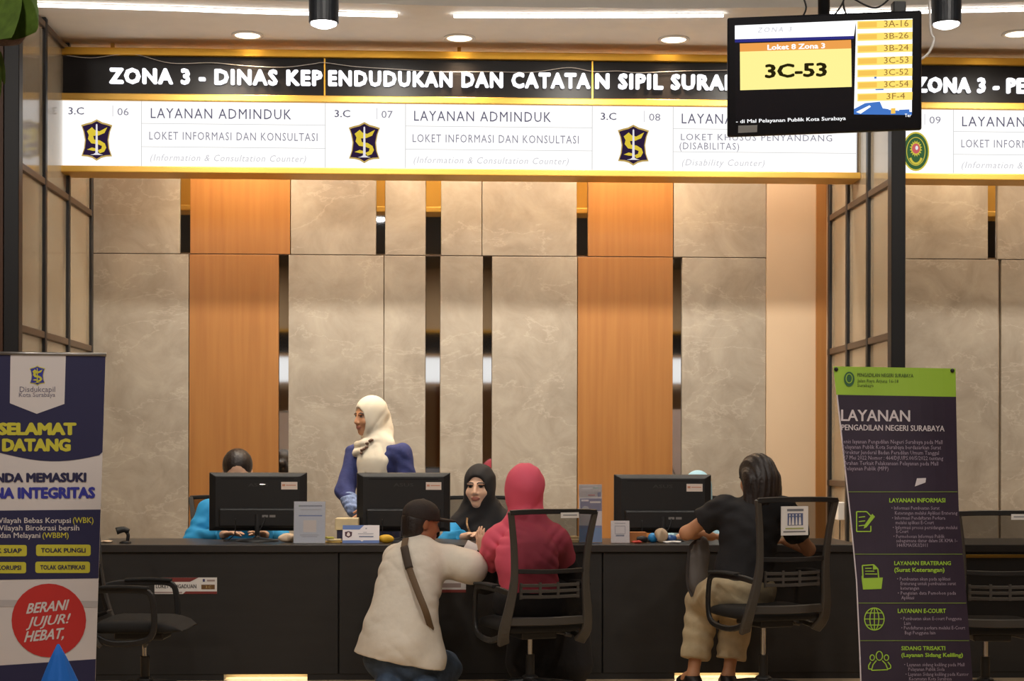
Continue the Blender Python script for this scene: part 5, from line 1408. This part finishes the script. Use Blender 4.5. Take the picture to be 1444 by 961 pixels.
# --- seated clerk in black headscarf
def clerk_black():
    Y = 10.5
    J = dict(neck=W(678, 722, Y), chest=W(679, 752, Y), waist=W(681, 800, Y), pelvis=W(682, 826, Y + .05), shR=W(644, 744, Y - .02), shL=W(716, 742, Y + .02), elR=W(632, 765, Y - .18), elL=W(728, 768, Y - .15), wrR=W(662, 756, 10.16), wrL=W(690, 757, 10.14), reach=.8)
    t = person('person in a black headscarf seated behind the counter, facing the visitors', J['pelvis'])
    sit_legs(J, -1); H = Head(W(676, 688, Y - .04), (-.28, -1, .03), k=1.14)
    body(J, H, SKIN2, t, hands={'L': (None, (0, 0, -1), (-1, 0, 0), .4), 'R': (None, (0, 0, -1), (1, 0, 0), .4)})
    top(J, CYAN, t, sleeve=1.8, fold=wrinkles([((.5, .3, .8), 60, .003, 2)]), rs=(.066, .060, .05))
    r, f, u = frame(J)
    def drape(S):
        S.cone(J['neck'] + f * .03, J['chest'] + f * .055 - u * .06, .10, .135, k=.05, flat=f, q=1.2)
        S.cone(J['neck'] + r * .05, J['shR'] - u * .07 + f * .02, .085, .080, k=.05); S.cone(J['neck'] - r * .05, J['shL'] - u * .07 + f * .02, .085, .085, k=.05)
    hijab(H, J, mat('headscarf_black', rgb(32, 28, 28), .8, bump=.15, bscale=18), t, drape, open_=(.058, .072, .082), oc=(0, .105, -.018), fold=wrinkles([((.6, .1, -.7), 80, .0015, 2)]), k=1.0)
    trousers(J, DARKTR, t); shoes(J, SHOE, t)
    a = J['chest'] + f * .155; lb = MB(); lb.tube(resample([H.p(.05, .07, -.17), W(659, 742, Y - .23), W(667, 760, Y - .22)], 10), .004, flat=(.006, .002), up=(0, 1, 0)).build('lanyard', mat('lanyard_brown', rgb(150, 112, 70), .6), t)
    MB().box(W(656, 760, Y - .25), (.03, .004, .045)).build('badge', mat('badge_pale', rgb(214, 180, 170), .5), t, bevel=.002)
clerk_black()

# --- clerk in pale blue headscarf behind the third monitor
def clerk_pale():
    Y = 10.5
    J = dict(neck=W(984, 722, Y), chest=W(984, 752, Y), waist=W(984, 800, Y), pelvis=W(984, 826, Y + .05), shR=W(948, 742, Y), shL=W(1020, 742, Y), elR=W(938, 766, Y - .15), elL=W(1026, 766, Y - .15), wrR=W(966, 757, 10.16), wrL=W(1000, 757, 10.14), reach=.7)
    t = person('person in a pale blue headscarf almost hidden behind the third monitor', J['pelvis'])
    sit_legs(J, -1); H = Head(W(984, 694, Y - .02), (-.1, -1, -.15))
    body(J, H, SKIN2, t)
    PALE = mat('pale_blue_cloth', rgb(164, 206, 224), .8, bump=.15, bscale=20)
    top(J, PALE, t, sleeve=1.8, fold=wrinkles([((.5, .3, .8), 60, .003, 2)])); hijab(H, J, PALE, t, k=1.02)
    trousers(J, DARKTR, t); shoes(J, SHOE, t)
clerk_pale()

# --- man in cap and cream polo, kneeling at the counter
def man():
    Y = 9.0
    J = dict(neck=W(592, 772, 9.10), chest=W(580, 812, 9.02), waist=W(565, 868, 8.92), pelvis=W(566, 925, 8.90), shR=W(632, 792, 9.06), shL=W(560, 788, 9.14), elR=W(664, 801, 8.98), wrR=W(645, 786, 9.26), elL=W(556, 838, 9.34), wrL=W(590, 764, 9.50))
    J.update(hipR=W(590, 930, 8.93), hipL=W(545, 930, 8.93), knR=W(626, 944, 9.18), knL=W(556, 962, 9.30), anR=W(598, 972, 8.86), anL=W(548, 976, 8.80))
    J['anR'].z = max(J['anR'].z, .06); J['anL'].z = .06
    J['toR'] = Vector((J['anR'].x, J['anR'].y - .13, .03)); J['toL'] = Vector((J['anL'].x, J['anL'].y - .13, .03))
    J['knL'].z = .075; J['knR'].z = max(J['knR'].z, .09)
    t = person('person in a dark cap and cream polo shirt kneeling at the counter, back turned', J['pelvis'])
    H = Head(W(594, 738, 9.12), (.88, .42, -.12), k=1.0)
    body(J, H, SKIN3, t, hands={'R': ((-.6, .6, .1), (0, 0, -1), (-.7, -.5, 0), .4), 'L': ((.3, .8, .1), (0, 0, -1), (.8, -.2, 0), .4)})
    POLO = mat('polo_cream', rgb(230, 220, 204), .85, noise=.03, nscale=(30, 30, 30), bump=.5, bscale=12)
    r, f, u = frame(J)
    def extra(S):
        S.cone(J['shR'], J['elR'], .084, .078, k=.05)
        # loose back and the flared tail
        S.cone(J['chest'] - f * .03, W(560, 905, 8.86), .165, .180, k=.05, flat=f, q=1.35)
        S.cone(W(545, 890, 8.88), W(540, 922, 8.88), .13, .16, k=.05, flat=f, q=1.4); S.cone(W(585, 880, 8.92), W(588, 930, 8.90), .13, .165, k=.05, flat=f, q=1.2)
        S.cone(W(590, 792, 9.04), W(575, 845, 8.96), .14, .15, k=.06, flat=f, q=1.25)
    a, c = W(503, 924, 8.8), W(604, 944, 8.8); dv = (c - a).normalized(); nn = Vector((dv.z, 0, -dv.x))
    if nn.z > 0: nn = -nn
    top(J, POLO, t, 'polo_shirt', fat=1.12, sleeve={'R': 1.35, 'L': 1.35}, rs=(.082, .078, .066), hem=(a, nn, W(560, 950, 8.9), .5), extra=extra, h=.006,
        fold=creases([((.55, .1, .8), 52, .0032, 1.0, None), ((-.45, .1, .85), 80, .0018, 1.2, None)]), low=.3)
    S = SDF(.005, .01); S.cone(J['neck'] - u * .03, J['neck'] + u * .022, .074, .068, flat=f, q=1.1); S.cone(J['neck'] + u * .0, J['neck'] + u * .08, .06, .058, op='-')
    S.build('collar', mat('collar_grey', rgb(158, 160, 162), .85), t)
    trousers(J, mat('denim', rgb(66, 82, 104), .85, noise=.3, nscale=(16, 16, 16), bump=.3, bscale=60), t, rs=(.125, .098, .080), fat=1.12, to=1.0, hemcut=False, name='jeans', fold=wrinkles([((.4, .3, .8), 60, .004, 2)]))
    S = SDF(.005, .02); H.e(S, (0, -.018, .010), (.083, .100, .090)); H.e(S, (0, -.055, -.045), (.072, .055, .062)); H.e(S, (0, .10, -.05), (.09, .085, .10), op='-', k=.01); H.e(S, (.08, .03, -.04), (.04, .045, .06), op='-', k=.01); H.e(S, (-.08, .03, -.04), (.04, .045, .06), op='-', k=.01)
    S.build('hair', HAIR, t)
    S = SDF(.005, .015); H.e(S, (0, -.006, .045), (.090, .110, .088)); S.cut(H.p(0, 0, .018), -H.u, H.p(0, 0, -.05), .18)
    H.e(S, (0, .135, .030), (.078, .080, .010), k=.012); H.e(S, (0, -.005, .133), (.010, .010, .006), k=.004)
    S.build('cap', mat('cap_black_brown', rgb(44, 34, 30), .8, bump=.2, bscale=90), t)
    # strap over the back, on the surface of the shirt
    def pz(u_, v_, Y_): return W(u_, v_, Y_)
    pts = STRAP
    MB().tube(resample([pz(*q) for q in pts], 24), .01, flat=(.018, .004), up=f).build('bag_strap', mat('strap_brown', rgb(104, 82, 58), .7), t, smooth=True)
    MB().tube(resample([pz(*q) for q in pts[1:4]], 8), .01, flat=(.022, .010), up=f).build('shoulder_pad', mat('strap_dark', rgb(66, 54, 44), .8), t, smooth=True)
    shoes_k(J, t)
STRAP = [(572, 760, 9.00), (570, 772, 8.92), (574, 790, 8.86), (577, 802, 8.83), (588, 832, 8.77), (600, 862, 8.74), (607, 884, 8.80), (612, 892, 8.9)]
def shoes_k(J, t):
    for s_ in ('L', 'R'):
        S = SDF(.006, .02); S.cone(J['an' + s_], J['to' + s_], .042, .034); S.cut((0, 0, .003), (0, 0, -1), J['an' + s_], .4); S.build('shoe', SHOE, t)
man()

# --- visitor in pink headscarf
def pink():
    Y = 8.86
    J = dict(neck=W(741, 730, Y + .03), chest=W(744, 775, Y), waist=W(747, 820, Y - .02), pelvis=W(748, 846, Y - .06), shL=W(702, 766, Y + .08), shR=W(783, 766, Y - .02), elL=W(684, 822, 9.17), wrL=W(683, 778, 9.36), elR=W(806, 815, 8.98), wrR=W(770, 782, 9.40), reach=.75)
    sit_legs(J, 1, spread=.10)
    t = person('person in a pink headscarf and black dress sitting with back turned', J['pelvis'])
    H = Head(W(739, 693, Y + .05), (-.35, .93, -.05))
    body(J, H, SKIN2, t, hands={'L': ((-.25, .2, .75), (.6, .5, 0), (-.6, .3, .3), .5), 'R': ((-.7, .5, 0), (0, 0, -1), (-.5, -.6, 0), .4)})
    top(J, BLACKCLOTH, t, 'dress_top', sleeve=1.85, rs=(.070, .064, .050), low=1.0, fold=wrinkles([((.5, .3, .8), 60, .003, 2)]))
    r, f, u = frame(J)
    S = SDF(.008, .03)
    for s_ in ('L', 'R'): S.cone(J['hip' + s_], J['kn' + s_], .125, .115, k=.06); S.cone(J['kn' + s_], Vector((J['kn' + s_].x, J['kn' + s_].y, .16)), .115, .15, k=.06)
    S.cone(J['pelvis'], J['waist'], .16, .14, flat=f, q=1.2); S.cut((0, 0, .05), (0, 0, -1), J['knL'] * Vector((1, 1, 0)).length if False else Vector((J['knL'].x, J['knL'].y, 0)), .5)
    S.build('skirt', BLACKCLOTH, t); shoes(J, SHOE, t)
    def drape(S):
        S.cone(J['neck'] - f * .02 - u * .05, W(742, 790, Y - .10), .085, .165, k=.04, flat=f, q=1.7); S.cone(W(742, 785, Y - .10), W(746, 822, Y - .10), .165, .160, k=.04, flat=f, q=2.0)
        S.cone(J['neck'] + f * .02 - u * .03, J['shL'] - u * .015, .078, .080, k=.04); S.cone(J['neck'] + f * .02 - u * .03, J['shR'] - u * .015, .078, .080, k=.04)
        S.cone(J['shL'], J['shL'] + (J['elL'] - J['shL']) * .40, .082, .076, k=.04); S.cone(J['shR'], J['shR'] + (J['elR'] - J['shR']) * .40, .082, .076, k=.04)
        S.cone(J['neck'] + f * .05, J['chest'] + f * .08, .09, .13, k=.05, flat=f, q=1.2)
        S.cut(W(742, 838, Y), Vector((0, 0, -1)), W(742, 880, Y), .25)
    hijab(H, J, mat('headscarf_pink', rgb(232, 92, 116), .7, bump=.25, bscale=14), t, drape, fold=creases([((.85, .0, -.5), 110, .0034, .7, None), ((.55, .1, .8), 90, .005, 1.0, H.c.z - .06)]), k=1.17, neckr=(.066, .072))
pink()
pt = [W(u, v, y) for u, v, y in ((660, 762, 9.42), (676, 770, 9.40), (664, 798, 9.33), (645, 788, 9.35))]
b = MB(); b.prism(pt, (0, -.0012, .0004)); tag(b.build('paper_sheet', WHITEP), 'white paper sheet held up between the man in the cap and the pink headscarf', 'paper')

# --- woman in black T-shirt and khaki trousers
def tee():
    Y = 8.86
    J = dict(neck=W(1063, 706, Y + .06), chest=W(1058, 745, Y + .02), waist=W(1050, 798, Y), pelvis=W(1044, 832, Y - .02), shL=W(1019, 718, Y + .05), shR=W(1104, 720, Y + .02), elL=W(968, 752, 9.02), wrL=W(1004, 757, 9.26), elR=W(1140, 775, 9.10), wrR=W(1108, 764, 9.38))
    J.update(hipL=W(1020, 836, Y), hipR=W(1066, 836, Y), knL=W(992, 848, 9.22), knR=W(1042, 850, 9.22))
    J['anL'] = W(977, 945, 9.14); J['anR'] = W(1027, 945, 9.14)
    J['anL'].z = .08; J['anR'].z = .08
    J['toL'] = J['anL'] + Vector((-.04, .13, -.045)); J['toR'] = J['anR'] + Vector((.0, .13, -.045))
    t = person('person with long black hair in a black T-shirt and khaki trousers, leaning on the counter', J['pelvis'])
    H = Head(W(1066, 674, Y + .10), (-.42, .88, -.25))
    body(J, H, SKIN, t, hands={'L': ((.5, .6, 0), (0, 0, -1), (.6, -.4, 0), .4), 'R': ((-.6, .6, 0), (0, 0, -1), (-.6, -.4, 0), .4)}, fat=1.05)
    top(J, BLACKCLOTH, t, 't_shirt', sleeve=.66, fat=1.08, rs=(.078, .074, .05), low=.75, fold=wrinkles([((.4, .1, .9), 55, .003, 2.2), ((-.5, .1, .8), 80, .002, 2)]), collar=True)
    trousers(J, mat('khaki_cotton', rgb(190, 172, 138), .85, noise=.08, nscale=(24, 24, 24), bump=.3, bscale=40), t, rs=(.112, .098, .078), to=.80, fat=1.12, fold=wrinkles([((.3, .2, .9), 60, .004, 2.2)]))
    shoes(J, SHOE, t)
    r, f, u = frame(J)
    S = SDF(.005, .03); H.e(S, (0, -.02, .034), (.092, .110, .096)); H.e(S, (0, -.045, -.05), (.092, .085, .11), k=.05)
    for x_, y_, z_ in ((-.07, -.05, -.20), (-.03, -.085, -.26), (.03, -.085, -.26), (.075, -.04, -.21)):
        S.cone(H.p(x_ * .8, y_, -.03), Vector(H.p(x_ * 1.15, y_ - .02, -.03)) + Vector((0, 0, z_)), .062, .046, k=.035, flat=H.f, q=1.3)
    H.e(S, (0, .12, -.03), (.075, .09, .13), op='-', k=.01)
    ang = np.array(list(H.r))
    S.fold = lambda P: .003 * np.sin((P @ ang) * 190 + 2 * np.sin(P[:, 2] * 14)) + .0018 * np.sin((P @ ang) * 420)
    S.build('hair', HAIR, t)
tee()

# --- grey shoulder bag on her lap against the counter
def bag():
    S = SDF(.006, .03); Y = 9.10; a = W(985, 792, Y)
    S.ell(W(986, 790, Y), (.060, .045, .095), k=.03); S.ell(W(984, 822, Y), (.058, .05, .080), k=.05); S.ell(W(990, 765, Y), (.035, .035, .03), k=.04)
    S.fold = wrinkles([((.9, .1, .4), 95, .005, 2)])
    t = empty('shoulder_bag', W(985, 845, Y), 0, 'slouchy dark grey shoulder bag beside the person in the black T-shirt', 'bag')
    S.build('pouch', mat('bag_grey', rgb(92, 86, 82), .7, bump=.2, bscale=60), t)
    MB().tube(resample([W(988, 762, Y - .02), W(974, 770, Y - .02), W(970, 795, Y - .02), W(969, 822, Y - .01), W(976, 842, Y - .02)], 20), .004, flat=(.008, .003), up=(0, 1, 0)).build('strap', mat('bag_strap_dark', rgb(58, 52, 50), .7), t)
bag()
